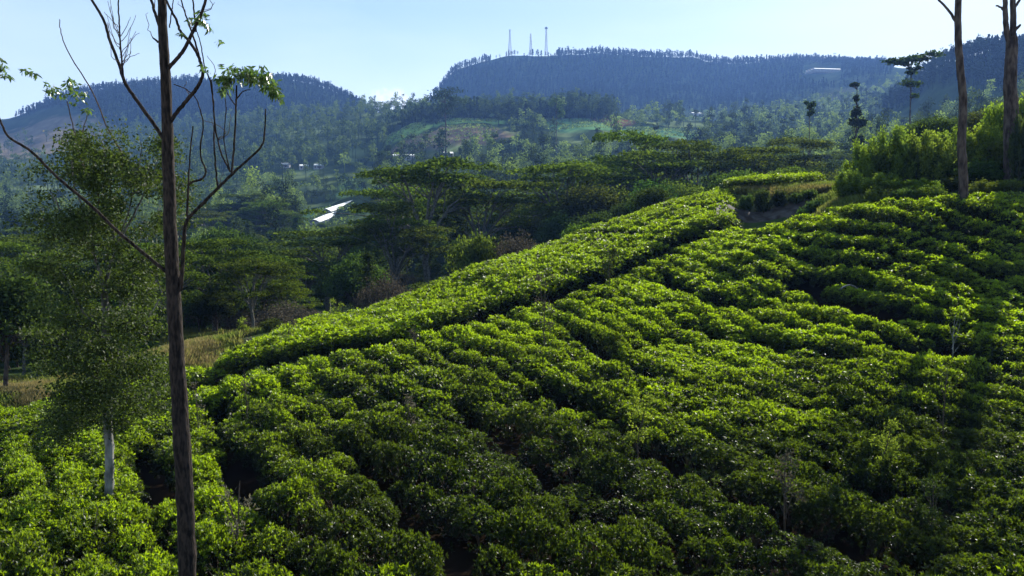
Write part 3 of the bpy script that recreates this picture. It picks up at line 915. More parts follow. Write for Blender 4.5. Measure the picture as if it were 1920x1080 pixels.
landmark('drooping_conifer', 'dark drooping conifer with a tufted top standing above the bright thicket', 1602, 170, 300, 158,
         [(-4, 160, 12, 6), (0, 185, 9, 9), (2, 205, 15, 14), (3, 230, 18, 16), (2, 262, 14, 14)], csize=.6, n=1600)
landmark('slim_tree', 'slim tree with one small oval crown on a thin bare stem', 1516, 185, 262, 186,
         [(0, 196, 11, 10), (2, 210, 9, 8)], csize=.6, n=500, r=.2)
landmark('rounded_tree', 'dark round-headed tree on the silhouette ridge, right of its middle', 1043, 560, 235, 176, [(0, 195, 16, 16), (4, 212, 14, 10)], csize=1.2, n=500)
landmark('spreading_tree', 'wide dark spreading tree at the left end of the silhouette ridge', 835, 560, 225, 163,
         [(0, 172, 40, 9), (-18, 182, 30, 9), (15, 192, 32, 12), (0, 207, 24, 12)], csize=1.3, n=1600, r=.6)

# ------------------------------------------------------------------ valley woods
def scatter(n, d0, d1, spacing):
    pts = []
    cell = {}
    amax = .72
    tries = 0
    while len(pts) < n and tries < n * 12:
        tries += 1
        d = math.sqrt(R.uniform(d0 * d0, d1 * d1)); a = R.uniform(-amax, amax)
        x, y = a * d, d
        s = spacing * (1 if d < 300 else 1 + (d - 300) / 900)
        k = (int(x // s), int(y // s))
        ok = True
        for i in (-1, 0, 1):
            for j in (-1, 0, 1):
                for q in cell.get((k[0] + i, k[1] + j), ()):
                    if (q[0] - x) ** 2 + (q[1] - y) ** 2 < s * s: ok = False
        if not ok: continue
        cell.setdefault(k, []).append((x, y)); pts.append((x, y))
    return pts
FIELDS = [(840, 115, 652, .048), (765, 45, 705, .034), (880, 70, 712, .034), (1085, 72, 695, .045), (1150, 42, 738, .03), (1235, 80, 690, .045),
          (680, 50, 500, .05), (560, 80, 420, .06), (620, 60, 395, .06)]
def open_land(x, y):
    px = 960 + x / y * F
    return any(((px - c) / w_) ** 2 + (math.log(y / d) / dw) ** 2 < 1 for c, w_, d, dw in FIELDS)
OPEN_VIEW = [(575, 690, 366, 412, 470), (738, 785, 290, 306, 480), (1508, 1575, 122, 145, 1700), (1290, 1345, 203, 218, 1010), (815, 860, 286, 300, 490),
             (735, 820, 222, 248, 690), (825, 945, 222, 240, 690), (1115, 1185, 214, 234, 730), (520, 610, 305, 322, 560), (735, 950, 250, 268, 640), (1030, 1140, 226, 250, 680), (1175, 1300, 232, 254, 680)]
def blocks(x, y, h, wd=3.5):
    """would a tree here stand in a clearing's open line of sight?"""
    z = float(H(x, y)); px, pb = proj(x, y, z); pt = proj(x, y, z + h)[1]
    m = wd / y * F
    return any(a - m < px < b + m and pt < d and pb > c and y < e_ for a, b, c, d, e_ in OPEN_VIEW)
ENV_X = [0, 300, 430, 560, 640, 700, 800, 900, 1000, 1100, 1165, 1300, 1400, 1480, 1560, 1650, 1750, 1920]
ENV_Y = [440, 450, 430, 445, 415, 350, 320, 345, 350, 315, 285, 300, 305, 300, 305, 240, 215, 190]
cand = scatter(5600, 44, 330, 5.2)
cand += [(x, y) for x, y in scatter(420, 38, 76, 2.6) if 960 + x / y * F < 520]
sel = []
for x, y in cand:
    px = 960 + x / y * F
    if y < float(edge(x, y)) + (4 if px < 520 else 16): continue
    if (px < 118 and y < 42) or (255 < px < 440 and y < 47): continue
    if px > 1500 and y < 100: continue
    if any((x - a) ** 2 + (y - b) ** 2 < r * r for a, b, r in TAKEN): continue
    if open_land(x, y): continue
    nn = float(vnoise(np.array(x / 28.), np.array(y / 28.), 3.0)); r_ = R.random()
    if nn > .12: kind = 'umbrella_tree' if y > 110 and r_ < .5 else 'broadleaf_tree'
    elif nn > -.1: kind = 'dark_tree' if r_ < .45 else ('green_bush' if r_ < .8 else 'slender_tree')
    else: kind = 'broadleaf_tree' if r_ < .5 else ('dry_bush' if r_ < .62 else 'green_bush')
    if y < 120 and px < 720 and r_ < .75: kind = ('dark_tree', 'umbrella_tree', 'dark_tree', 'broadleaf_tree')[int(r_ * 5.3) % 4]
    s = R.uniform(.6, 1.15)
    if y < 100: s *= .75
    if y < 62: s *= .62
    h = {'umbrella_tree': 15, 'broadleaf_tree': 9.5, 'dark_tree': 11, 'slender_tree': 14, 'dry_bush': 4.6, 'green_bush': 3.6}[kind] * s
    if blocks(x, y, h * 1.1, {'umbrella_tree': 6, 'broadleaf_tree': 4, 'dark_tree': 4}.get(kind, 2) * s): continue
    if y < 210 and proj(x, y, float(H(x, y)) + h * 1.05)[1] < float(np.interp(px, ENV_X, ENV_Y)): continue
    if 120 > y and 720 < px < 1000 and kind not in ('dry_bush', 'green_bush'): continue
    if not visible(x, y, float(H(x, y)) + h): continue
    sel.append((h * s / y, kind, x, y, s))
sel.sort(reverse=True)
print('valley trees', len(sel))
NAMES = {'umbrella_tree': 'umbrella-crowned tree', 'broadleaf_tree': 'rounded mid-green tree', 'dark_tree': 'dark bushy tree', 'slender_tree': 'slender pointed tree',
         'dry_bush': 'grey-brown dry bush', 'green_bush': 'low green bush'}
def zone(x, y):
    px = 960 + x / y * F
    side = ['beyond the left grass patch', 'behind the airy tree', 'behind the dark trunk', 'right of the dark trunk', 'below the long greenhouses', 'below the farm shed', 'under the terraced hill', 'below the red field',
            'below the masts', 'left of the bank', 'behind the bank', 'behind the thicket'][int(np.searchsorted([90, 290, 400, 560, 700, 820, 980, 1150, 1300, 1450, 1580], px))]
    near = 'just past the tea' if y < 105 else 'in the hollow' if y < 135 else 'on the near valley floor' if y < 175 else 'on the valley floor' if y < 220 else 'on the lower far slope' if y < 270 else 'higher on the far slope'
    return near + ' ' + side
def zone_old(x, y):
    px = 960 + x / y * F
    side = 'below the pine-clad hill on the far left' if px < 420 else 'below the terraced fields' if px < 1000 else 'below the mast-topped mountain' if px < 1420 else 'under the dark wooded shoulder of the right-hand ridge'
    near = 'in the hollow just past the tea' if y < 130 else 'on the valley floor' if y < 210 else 'on the lower valley slope'
    return near + ' ' + side
cnt = {}
left = {}
for imp, kind, x, y, s in sel:
    c = cnt.get(kind, 0)
    if c < 295 and y < 330:
        cnt[kind] = c + 1
        zn = zone(x, y)
        plant(kind, x, y, s * R.uniform(.9, 1.1), ('small ' if s < .75 else 'large ' if s > 1.0 else '') + NAMES[kind] + ' ' + zn, NAMES[kind] + 's ' + zn)
    elif y > 160:
        left.setdefault(kind, []).append((x, y, s))
print('individual', cnt, 'left', {k: len(v) for k, v in left.items()})

def stuff_forest(name, label, plist, kinds, mat, smin, smax, tint=0.12, hscale=1.0):
    g = Geo()
    pl = np.array(plist)
    fine = [low_tree(k, 4).arrays() for k in kinds for _ in range(3)] if pl[:, 1].min() < 480 else []
    pr = [low_tree(k).arrays() for k in kinds for _ in range(3)]
    pick = R.integers(0, len(pr), len(pl)) + np.where((pl[:, 1] < 480) & bool(fine), len(pr), 0)
    pr = pr + fine
    for k in range(len(pr)):
        a = pl[pick == k]
        if not len(a): continue
        s = R.uniform(smin, smax, len(a))
        L3 = np.stack([a[:, 0], a[:, 1], H(a[:, 0], a[:, 1])], 1)
        g.add(*bake(pr[k], L3, R.uniform(0, 6.28, len(a)), s, s * R.uniform(.85, 1.2, len(a)) * hscale, tsh=R.normal(size=len(a)) * tint))
    print(name, len(pl), g.n // 4)
    return struct(name, g.mesh(name, mat), 'stuff', label)

far = scatter(13000, 290, 1180, 6.8)
far += [(x, y) for k in left.values() for x, y, s in k]
A, B, Cc = [], [], []
for x, y in far:
    px = 960 + x / y * F
    if open_land(x, y) and R.random() > .14: continue
    if blocks(x, y, 11, 3.5): continue
    if px > 1640 and 560 < y < 1000: continue
    if px < 150 and y > 900 and R.random() < .75: continue
    n_ = float(vnoise(np.array(x / 60.), np.array(y / 60.), 8.0)) * .8 + float(vnoise(np.array(x / 20.), np.array(y / 20.), 4.0)) * .5
    if y > 340 and n_ > .27: continue                      # clearings
    if not visible(x, y, float(H(x, y)) + 10): continue
    if (px < 760 and y > 560) or (760 < px < 1130 and 735 < y < 900): Cc.append((x, y))
    elif n_ < -.05: B.append((x, y))
    else: A.append((x, y))
M_FARMID = leaf_mat('far_foliage', (.024, .042, .014), (.17, .22, .07), (1.8, 2.0, 1.1), tfac=.3)
M_RIDGE = leaf_mat('ridge_foliage', (.016, .030, .012), (.10, .135, .045), (1.8, 2.0, 1.1), tfac=.3)
stuff_forest('broadleaf_woods', 'mixed green broadleaf woods spread over the far valley slopes', A, ('round', 'round', 'euc'), M_FARMID, .8, 1.75, .28)
stuff_forest('dark_woods', 'clumps of darker trees among the far valley woods', B, ('round', 'euc'), M_DARK, .8, 1.7, .2)
stuff_forest('ridge_woods', 'eucalyptus wood over the middle ridge below the far hills', Cc, ('euc', 'euc', 'round'), M_RIDGE, 1.0, 1.6, .3)

def dense(d0, d1, px0, px1, sp, cond=None):
    out = []
    d = d0
    while d < d1:
        x = (px0 - 960) / F * d
        while x < (px1 - 960) / F * d:
            xx = x + R.normal() * sp * .3; dd = d + R.normal() * sp * .3
            if cond is None or cond(960 + xx / dd * F, dd): out.append((xx, dd))
            x += sp
        d += sp * 1.15
    return [(x, y) for x, y in out if visible(x, y, float(H(x, y)) + 14) and not (y > 1000 and blocks(x, y, 12, 2))]
lefthill = dense(1200, 1560, -60, 740, 7.0, lambda p, d: p > 60 + (1500 - d) * .5)
lefthill = [q for q in lefthill if 960 + q[0] / q[1] * F > 40]
stuff_forest('left_hill_pines', 'pine plantation covering the far left hill', lefthill, ('pine', 'pine', 'euc'), M_PINE, .6, 1.25, .3)
ridge = dense(722, 790, 760, 1150, 5.2)
g = Geo()
for c_, w_, d_, dw in FIELDS:
    for D_ in np.arange(d_ * (1 - dw * .85), d_ * (1 + dw * .85), 3.4):
        xs = np.arange((c_ - w_ * .8 - 960) / F * D_, (c_ + w_ * .8 - 960) / F * D_, .8)
        ys = D_ + 1.5 * np.sin(xs / 14 + c_) + R.normal(size=len(xs)) * .15
        ok_ = np.array([open_land(a, b) for a, b in zip(xs, ys)]) & (fbm(xs / 12, ys / 12, 61, 2) > -.25)
        xs, ys = xs[ok_], ys[ok_]
        if len(xs): g.add(*cards(np.stack([xs, ys, H(xs, ys) + .4], 1), 1.5, .1))
struct('crop_rows', g.mesh('crop_rows', M_FARMID), 'stuff', 'rows of vegetables on the terraced fields of the middle hill')
stuff_forest('hilltop_woods', 'dark tree line along the top of the terraced hill', ridge, ('euc', 'euc', 'round', 'pine'), M_DARK, .9, 1.4, .25)
def mtn(p, d):
    if 925 < p < 1040 and d > 1690: return R.random() < .16        # clearing round the masts
    if 860 < p < 925 and d > 1715: return R.random() < .45
    if p > 1180 and d < 1480: return R.random() < .25 + max(0, (d - 1250) / 230) * .7
    return True
mountain = dense(1230, 1790, 770, 1660, 7.6, mtn)
stuff_forest('mountain_pines', 'pine forest clothing the flat-topped mountain under the masts', mountain, ('pine', 'pine', 'pine', 'euc'), M_PINE, .6, 1.25, .3)
rh = dense(560, 800, 1650, 2060, 5.5, lambda p, d: d > 720 - (p - 1640) * .45)
stuff_forest('right_ridge_pines', 'dark pine wood on the nearer ridge at the right edge', rh, ('pine', 'pine', 'euc'), M_PINE, .75, 1.25, .2)

# ------------------------------------------------------------------ masts on the mountain
def mast(label, px, py_top, D, shape):
    x, y, _ = P(px, 100, D); z = float(H(x, y)) - 1
    h = zof(py_top, D) - z
    o = thing('lattice_mast', label, 'radio mast', (x, y, z), 'radio masts on the mountain top')
    g = Geo(); b0, b1 = shape
    lv = 12
    wid = lambda f: b0 * (1 - f) ** 1.3 + b1
    cor = [(-1, -1), (1, -1), (1, 1), (-1, 1)]
    for cx_, cy_ in cor:
        tube(g, [(cx_ * wid(i / lv), cy_ * wid(i / lv), h * i / lv) for i in range(lv + 1)], .30, 4)
    part('tower_legs', g.mesh('legs', M_STEEL), o)
    g = Geo()
    for i in range(lv):
        f, f2 = i / lv, (i + 1) / lv
        for k in range(4):
            a, b = cor[k], cor[(k + 1) % 4]
            tube(g, [(a[0] * wid(f), a[1] * wid(f), h * f), (b[0] * wid(f2), b[1] * wid(f2), h * f2)], .14, 4)
            tube(g, [(b[0] * wid(f), b[1] * wid(f), h * f), (a[0] * wid(f2), a[1] * wid(f2), h * f2)], .14, 4)
            tube(g, [(a[0] * wid(f2), a[1] * wid(f2), h * f2), (b[0] * wid(f2), b[1] * wid(f2), h * f2)], .14, 4)
    part('lattice', g.mesh('lattice', M_STEEL), o)
    return o, h
m1, h1 = mast('leftmost of the three masts, pale with a small crossbar top', 956, 56, 1745, (3.6, .8))
g = Geo(); box(g, (0, 0, h1), (5, 1.2, .8)); box(g, (0, 0, h1 - 3), (3.5, 1.2, .6)); part('antenna', g.mesh('antenna', M_STEEL), m1)
m2, h2 = mast('shortest and middle one of the three masts, hung with dish drums', 995, 63, 1750, (2.6, .9))
for k, (dx, f) in enumerate(((1.8, .55), (1.8, .68), (-1.6, .85))):
    g = Geo(); tube(g, [(dx, -1.0, h2 * f), (dx, -1.5, h2 * f), (dx, -2.4, h2 * f)], (1.6, 1.7, 1.3), 12); part('dish', g.mesh('dish', M_STEEL), m2)
m3, h3 = mast('rightmost and tallest of the three masts, with a drum-wide head', 1024, 53, 1755, (2.4, 1.0))
g = Geo(); box(g, (0, 0, h3), (6, 5, 2.2)); box(g, (0, 0, h3 + 2), (3, 3, 1.6)); part('antenna', g.mesh('antenna', M_STEEL), m3)

# ------------------------------------------------------------------ buildings in the valley
def shed(name, label, cat, px, py, D, length, width, hgt, yaw, roof_mat=M_SHEET, group=None, bays=1):
    x, y, z = hit(px, py + 3, D * .75)
    o = thing(name, label, cat, (x, y, z), group, yaw)
    g = Geo(); box(g, (0, 0, hgt * .32 - 1.5), (length * .97, width * .95, hgt * .64 + 3)); part('wall', g.mesh('wall', M_WALL), o)
    for b in range(bays):
        w1 = width / bays; yc = -width / 2 + w1 * (b + .5)
        g = Geo(); n = 7
        prof = [(-.5 + i / (n - 1), math.sin(math.pi * i / (n - 1)) * .36 * hgt) for i in range(n)]
        v = [(s * length / 2, yc + p * w1, hgt * .64 + q + dz) for s in (-1, 1) for p, q in prof for dz in (0,)]
        v += [(a, b_, c - .12) for a, b_, c in v]
        q = [(i, i + 1, n + i + 1, n + i) for i in range(n - 1)] + [(2 * n + i, 3 * n + i, 3 * n + i + 1, 2 * n + i + 1) for i in range(n - 1)]
        q += [(0, n, 3 * n, 2 * n), (n - 1, 3 * n - 1, 4 * n - 1, 2 * n - 1)]
        for s in (0, n):
            q += [(s + i, s + i + 1, 2 * n + s + i + 1, 2 * n + s + i) for i in range(n - 1)]
        g.add(v, q); part('roof', g.mesh('roof', roof_mat), o)
    if cat == 'house':
        for k in range(3):
            g = Geo(); box(g, (-length * .3 + k * length * .3, -width * .475 - .05, hgt * .32), (1.1, .12, 1.2)); part('window', g.mesh('window', M_TWIG), o)
        g = Geo(); box(g, (length * .14, -width * .475 - .05, .95), (.95, .12, 1.9)); part('door', g.mesh('door', M_TWOBARK), o)
    TAKEN.append((x, y, 10))
    return o
gy = math.radians(62)
for a, b, lab in (((612, 392, 402), (664, 375, 432), 'long white greenhouse climbing the slope, the upper one of the pair'), ((590, 412, 386), (640, 392, 412), 'long white greenhouse, the lower and left one of the pair')):
    p0, p1 = Vector(P(*a)), Vector(P(*b)); mid = (p0 + p1) / 2; dv = p1 - p0
    o = shed('greenhouse', lab, 'greenhouse', 640, 384, 400, dv.length, 5.5, 3.6, 0)
    o.location = (mid.x, mid.y, mid.z - 3.4)
    o.rotation_euler = (0, -math.asin(dv.z / dv.length), math.atan2(dv.y, dv.x))
shed('greenhouse', 'wide many-bayed white greenhouse high on the slope under the far ridge', 'greenhouse', 1542, 134, 1250, 50, 36, 5, math.radians(8), bays=4)
shed('farm_shed', 'flat white-roofed shed above the tallest umbrella tree', 'shed', 757, 296, 470, 16, 7, 3.6, .05)
shed('farm_shed', 'low white sheds strip on the lower right slope of the mountain', 'shed', 1308, 214, 1000, 24, 8, 4, .35)
for k, (a, b, d, lab) in enumerate(((840, 293, 480, 'pale house with grey roof half hidden by trees above the umbrella trees'), (535, 312, 560, 'small white house by the dark wood, leftmost of the hamlet'),
                                    (570, 315, 555, 'small white house in the middle of the hamlet under the tall trees'), (598, 314, 550, 'small white house at the hamlet end nearest the light green field'),
                                    (1335, 210, 1020, 'tiny pale house at the upper end of the white sheds'))):
    shed('small_house', lab, 'house', a, b, d, 7, 5, 3.6, R.uniform(-.3, .4), group=None)

# ------------------------------------------------------------------ hand-traced near trees
def brpts(pl, D, dj=.0):
    return np.array([P(a, b, D + (c[0] if c else 0)) for a, b, *c in pl])
def branch(g, pl, D, w0, w1, D1=None, k=7, jit=.012, n=6):
    """limb through photo pixels; widths in pixels, depth running D -> D1"""
    D1 = D if D1 is None else D1
    m = len(pl)
    pts = np.array([P(a, b, D + (D1 - D) * i / (m - 1)) for i, (a, b) in enumerate(pl)])
    sp = smooth_path(pts, n, jit)
    q = np.linspace(0, 1, len(sp))
    tube(g, sp, (w0 + (w1 - w0) * q) / 2 * (D + (D1 - D) * q) / F, k)
    return sp
def eu_leaves(g, c, r, n, L=.11, W=.032, hang=.5, clumps=8):
    """drooping sickle leaves in loose clumps round c"""
    for _ in range(clumps):
        cc = np.asarray(c) + rdir(1)[0] * np.asarray(r) * R.uniform(.2, .95)
        m = n // clumps
        p = cc + R.normal(size=(m, 3)) * np.asarray(r) * .22
        ax = unit(rdir(m) * .8 + np.array([0, 0, -hang]))
        g.add(*leaf_quads(p, ax, L * R.uniform(.6, 1.3, m), W * R.uniform(.7, 1.2, m)))
def to_obj(geo, base):
    for i in range(len(geo.v)): geo.v[i] = geo.v[i] - np.asarray(base, np.float32)

# main trunk in front
Dm = 13.0
base = P(353, 1200, Dm)
base = (base[0], base[1], float(H(base[0], base[1])))
zb = base[2]
tree = thing('tall_tree', 'tall thin dark-barked tree nearest the camera, sparse bare limbs and a few leaf tufts', 'tree', base)
g = Geo()
tp = [(354, 1240), (353, 1140), (350, 1010), (345, 900), (336, 740), (326, 560), (319, 420), (315, 280), (309, 120), (303, -10), (298, -220), (300, -480), (296, -700)]
wd = [38, 36, 33, 32, 29, 26, 23, 21, 18, 15, 12, 8, 3]
pts = np.array([P(a, b, Dm) for a, b in tp]); sp = smooth_path(pts, 8, .004)
q = np.interp(np.linspace(0, len(wd) - 1, len(sp)), np.arange(len(wd)), wd) * (1 + R.normal(size=len(sp)) * .025)
tube(g, sp, q / 2 * Dm / F, 14)
to_obj(g, base); part('trunk', g.mesh('trunk', M_BARK, True), tree)
LIMBS = [
    ([(321, 516), (290, 492), (225, 438), (170, 385), (110, 335), (60, 285), (18, 258), (2, 230), (-14, 190)], 9, 4, -.6),
    ([(309, 264), (288, 232), (262, 196), (236, 158), (222, 118), (206, 76), (196, 42), (180, 12), (160, -20), (150, -60)], 9, 5, .5),
    ([(231, 148), (228, 110), (225, 70), (223, 30), (221, -10)], 4.5, 3, .0),
    ([(303, 62), (296, 40), (288, 16), (280, -20), (276, -80)], 8, 5, .3),
    ([(297, 80), (291, 74), (286, 71)], 5, 3, 0),
    ([(316, 128), (335, 106), (350, 84), (364, 54), (378, 24), (388, -12), (392, -60)], 9, 6, -.5),
    ([(320, 228), (335, 206), (356, 182), (372, 160), (380, 140), (378, 122), (368, 98), (352, 74), (338, 58), (330, 36), (318, 14), (306, -14)], 9, 5, -.4),
    ([(378, 128), (370, 92), (358, 56), (348, 28), (338, -6)], 5, 3, .3),
    ([(368, 60), (365, 30), (362, 0), (358, -40)], 4.5, 3, 0),
    ([(338, 545), (342, 500), (345, 455), (350, 415), (378, 384), (405, 356), (432, 330), (458, 305), (480, 286), (493, 268), (497, 236), (498, 204)], 10, 3, -.5),
    ([(434, 327), (438, 286), (441, 240), (443, 196), (444, 160)], 5, 4, 0),
    ([(432, 322), (418, 296), (408, 262), (402, 225), (400, 190), (396, 150)], 4, 3, 0),
    ([(408, 352), (404, 310), (401, 262), (402, 220), (396, 160), (388, 136)], 4.5, 3, 0),
    ([(351, 412), (352, 372), (355, 345), (378, 336), (386, 320), (378, 300), (376, 272), (381, 240), (378, 215), (368, 186), (350, 168), (326, 158)], 5.5, 2, 0),
    ([(352, 376), (354, 330), (357, 280), (362, 236)], 4.5, 3, 0),
    ([(430, 318), (420, 260), (424, 200), (418, 168)], 3, 2, 0),
    ([(443, 200), (432, 184), (424, 170)], 3, 2, 0),
    ([(443, 186), (455, 172), (470, 168)], 3, 2, 0),
    ([(385, 134), (378, 90), (370, 60)], 3, 2, 0),
    ([(318, 52), (322, 20), (326, -5)], 3, 2, 0),
]
for pl, w0, w1, dd in LIMBS:
    g = Geo(); branch(g, pl, Dm, w0 * .85, w1 * .8, Dm + dd, 8, .0025); to_obj(g, base); part('branch', g.mesh('branch', M_BARK, True), tree)
# fine bare twigs
g = Geo()
for _ in range(16):
    t0 = R.uniform(40, 150); s = R.choice([-1, 1])
    pl = [(226 - (150 - t0) * .03, t0), (226 + s * R.uniform(8, 16), t0 - R.uniform(10, 25)), (226 + s * R.uniform(18, 36), t0 - R.uniform(30, 75))]
    g = Geo(); branch(g, pl, Dm, 1.6, .8, k=4, jit=.006, n=4); to_obj(g, base); part('twig', g.mesh('twig', M_TWIG), tree)
for _ in range(14):
    a = LIMBS[R.integers(0, 13)][0]; p0 = a[R.integers(2, len(a))]
    g = Geo(); branch(g, [p0, (p0[0] + R.normal() * 12, p0[1] - R.uniform(8, 20)), (p0[0] + R.normal() * 22, p0[1] - R.uniform(20, 50))], Dm, 1.8, .8, k=4, n=4)
    to_obj(g, base); part('twig', g.mesh('twig', M_TWIG), tree)
for cx_, cy_, rx, ry, n, cl in ((430, 142, 30, 24, 200, 8), (460, 138, 34, 26, 246, 9), (492, 152, 28, 22, 240, 9), (515, 175, 16, 22, 130, 6), (418, 165, 18, 16, 50, 3),
                                (372, 40, 20, 14, 70, 4), (398, 52, 12, 12, 36, 3), (400, 74, 8, 6, 10, 1), (344, 58, 8, 8, 12, 1), (386, 132, 10, 10, 20, 2),
                                (14, 118, 14, 16, 52, 4), (48, 128, 12, 6, 18, 1), (22, 146, 14, 8, 20, 1), (300, -330, 150, 150, 1500, 40), (150, -120, 90, 50, 300, 12), (390, -120, 80, 50, 260, 10)):
    big = n > 250
    for _k in range(1 if big else cl):
        g = Geo(); c_ = np.array(P(cx_, cy_, Dm - .3)); r_ = np.array((rx * Dm / F, .35, ry * Dm / F))
        if big: eu_leaves(g, c_, r_, n, clumps=cl, L=.105, W=.036, hang=.75)
        else: eu_leaves(g, c_ + rdir(1)[0] * r_ * R.uniform(.1, .8), r_ * .75, n // cl, clumps=1, L=.105, W=.036, hang=.75)
        to_obj(g, base); part('leaf_tuft', g.mesh('leaf_tuft', M_EUC), tree)

# airy tree left
Da = 20.0
x_, y_, z_ = P(205, 925, Da); base = (x_, y_, float(H(x_, y_)))
tree = thing('airy_tree', 'airy silver-leaved tree with whitish lower trunk, rising from the tea at the left', 'tree', base)
g = Geo()
branch(g, [(205, 960), (205, 925), (206, 880), (204, 830), (202, 780)], Da, 17, 16, k=10)
to_obj(g, base); part('trunk', g.mesh('trunk', M_PALEBARK, True), tree)
g = Geo()
branch(g, [(202, 790), (202, 735), (203, 680), (200, 620), (196, 560), (194, 530)], Da, 15, 12, k=9)
AIRY = [
    ([(194, 540), (188, 510), (176, 478), (170, 440), (160, 400), (140, 350), (135, 300)], 7, 2.5, -.6),
    ([(196, 545), (206, 500), (216, 465), (208, 410), (206, 350), (200, 300), (190, 262)], 8, 2.5, .4),
    ([(212, 470), (236, 430), (262, 380), (285, 330), (300, 290)], 5, 2, .8),
    ([(176, 478), (150, 440), (118, 400), (95, 360)], 4.5, 2, -.8),
    ([(200, 640), (178, 610), (160, 590), (146, 566), (134, 540), (112, 500)], 5, 2, -.9),
    ([(203, 690), (240, 650), (275, 600), (300, 560)], 4.5, 2, .8),
    ([(203, 720), (160, 700), (120, 690), (105, 672)], 4, 2, -.8),
    ([(203, 745), (240, 720), (270, 700), (285, 680)], 4, 2, .8),
    ([(202, 770), (165, 750), (130, 735)], 4, 2, .3),
    ([(216, 465), (240, 400), (262, 300), (265, 265)], 4, 1.5, -.5),
    ([(206, 350), (232, 300), (205, 246), (172, 170), (135, 110), (114, 62), (112, 36)], 3.5, 1.5, -.8),
    ([(172, 440), (186, 372), (150, 296), (138, 240), (126, 190)], 3.5, 2, -1.0),
    ([(148, 285), (158, 235), (168, 205)], 2.5, 1.5, 0),
]
for pl, w0, w1, dd in AIRY[:10]:
    branch(g, pl, Da, w0, w1, Da + dd, 6, .006)
to_obj(g, base); part('stem', g.mesh('stem', M_GREYBARK, True), tree)
g = Geo()
for pl, w0, w1, dd in AIRY[10:]:
    branch(g, pl, Da, w0, w1, Da + dd, 6, .006)
to_obj(g, base); part('bare_shoot', g.mesh('bare_shoot', M_TWIG, True), tree)
g = Geo()
CL = []
for cx_, cy_, rx, ry, n in ((205, 300, 70, 45, 14), (265, 300, 50, 45, 12), (150, 350, 70, 60, 14), (235, 380, 80, 60, 12), (100, 410, 50, 45, 9), (315, 370, 40, 50, 7), (180, 440, 70, 40, 6),
                            (270, 460, 50, 50, 6), (110, 520, 50, 50, 5), (260, 560, 50, 60, 5), (160, 640, 70, 50, 14), (245, 660, 60, 60, 15), (200, 720, 85, 45, 20), (130, 770, 45, 45, 14), (170, 800, 60, 30, 6), (80, 640, 40, 50, 6),
                            (270, 760, 40, 40, 8), (150, 700, 60, 50, 10), (215, 600, 60, 40, 9), (130, 560, 45, 40, 5), (255, 510, 50, 40, 5), (175, 500, 60, 40, 5)):
    for _ in range(n):
        CL.append(P(cx_ + R.uniform(-1, 1) * rx, cy_ + R.uniform(-1, 1) * ry, Da + R.uniform(-1.6, 1.6)))
for c in CL:
    m = 275; rr_ = R.uniform(.6, 1.1)
    p = np.array(c) + R.normal(size=(m, 3)) * np.array([.25, .25, .15]) * rr_
    g.add(*leaf_quads(p, unit(rdir(m) + np.array([0, 0, -.1])), .095 * R.uniform(.6, 1.3, m), .045 * R.uniform(.8, 1.2, m)))
to_obj(g, base); part('crown', g.mesh('crown', M_OLIVE), tree)
g = Geo()
for cx_, cy_, rx, ry, n, cl in ((108, 172, 16, 12, 60, 4), (135, 162, 16, 12, 80, 4), (88, 165, 10, 10, 24, 2), (150, 180, 14, 10, 40, 3), (170, 203, 10, 6, 20, 1), (135, 198, 8, 6, 14, 1)):
    eu_leaves(g, P(cx_, cy_, Da - 1), (rx * Da / F, .3, ry * Da / F), n, clumps=cl, L=.13, W=.05, hang=.5)
to_obj(g, base); part('shoot_leaves', g.mesh('shoot_leaves', M_EUC), tree)

# tall bare trunks at the right
def bare(name, label, D, px, py, limbs_, tuft):
    x, y, z = P(px, py, D); base = (x, y, float(H(x, y)))
    o = thing(name, label, 'tree', base)
    for nm, pl, w0, w1, dd in limbs_:
        g = Geo()
        if nm == 'trunk': pl = [(pl[0][0], pl[0][1] + 40)] + pl
        branch(g, pl, D, w0, w1, D + dd, 9 if nm == 'trunk' else 6, .01)
        to_obj(g, base); part(nm, g.mesh(nm, M_TWOBARK, True), o)
    for cx_, cy_, rx, ry, n in tuft:
        g = Geo()
        for _ in range(n):
            c = P(cx_ + R.uniform(-1, 1) * rx, cy_ + R.uniform(-1, 1) * ry, D + R.uniform(-1.5, 1.5))
            p = np.array(c) + R.normal(size=(46, 3)) * .35
            g.add(*leaf_quads(p, unit(rdir(46) + (0, 0, -.4)), .2 * R.uniform(.6, 1.3, 46), .07))
        to_obj(g, base); part('crown', g.mesh('crown', M_EUC), o)
    return o
bare('bare_trunk_tree', 'tall straight bare-trunked tree at the crest, pale at the foot, left of the forked one', 43.0, 1806, 374,
     [('trunk', [(1806, 380), (1806, 330), (1803, 262), (1806, 190), (1800, 120), (1796, 50), (1797, -20), (1799, -160), (1790, -340), (1792, -520)], 18, 8, 0),
      ('branch', [(1792, 40), (1782, 24), (1770, 10), (1750, -12), (1720, -60)], 6, 3, .5),
      ('branch', [(1793, -300), (1825, -370), (1845, -440)], 7, 3, .5), ('branch', [(1791, -340), (1760, -410), (1740, -460)], 7, 3, -.5)],
     [(1790, -540, 45, 40, 16), (1850, -470, 30, 30, 7), (1735, -490, 30, 30, 7)])
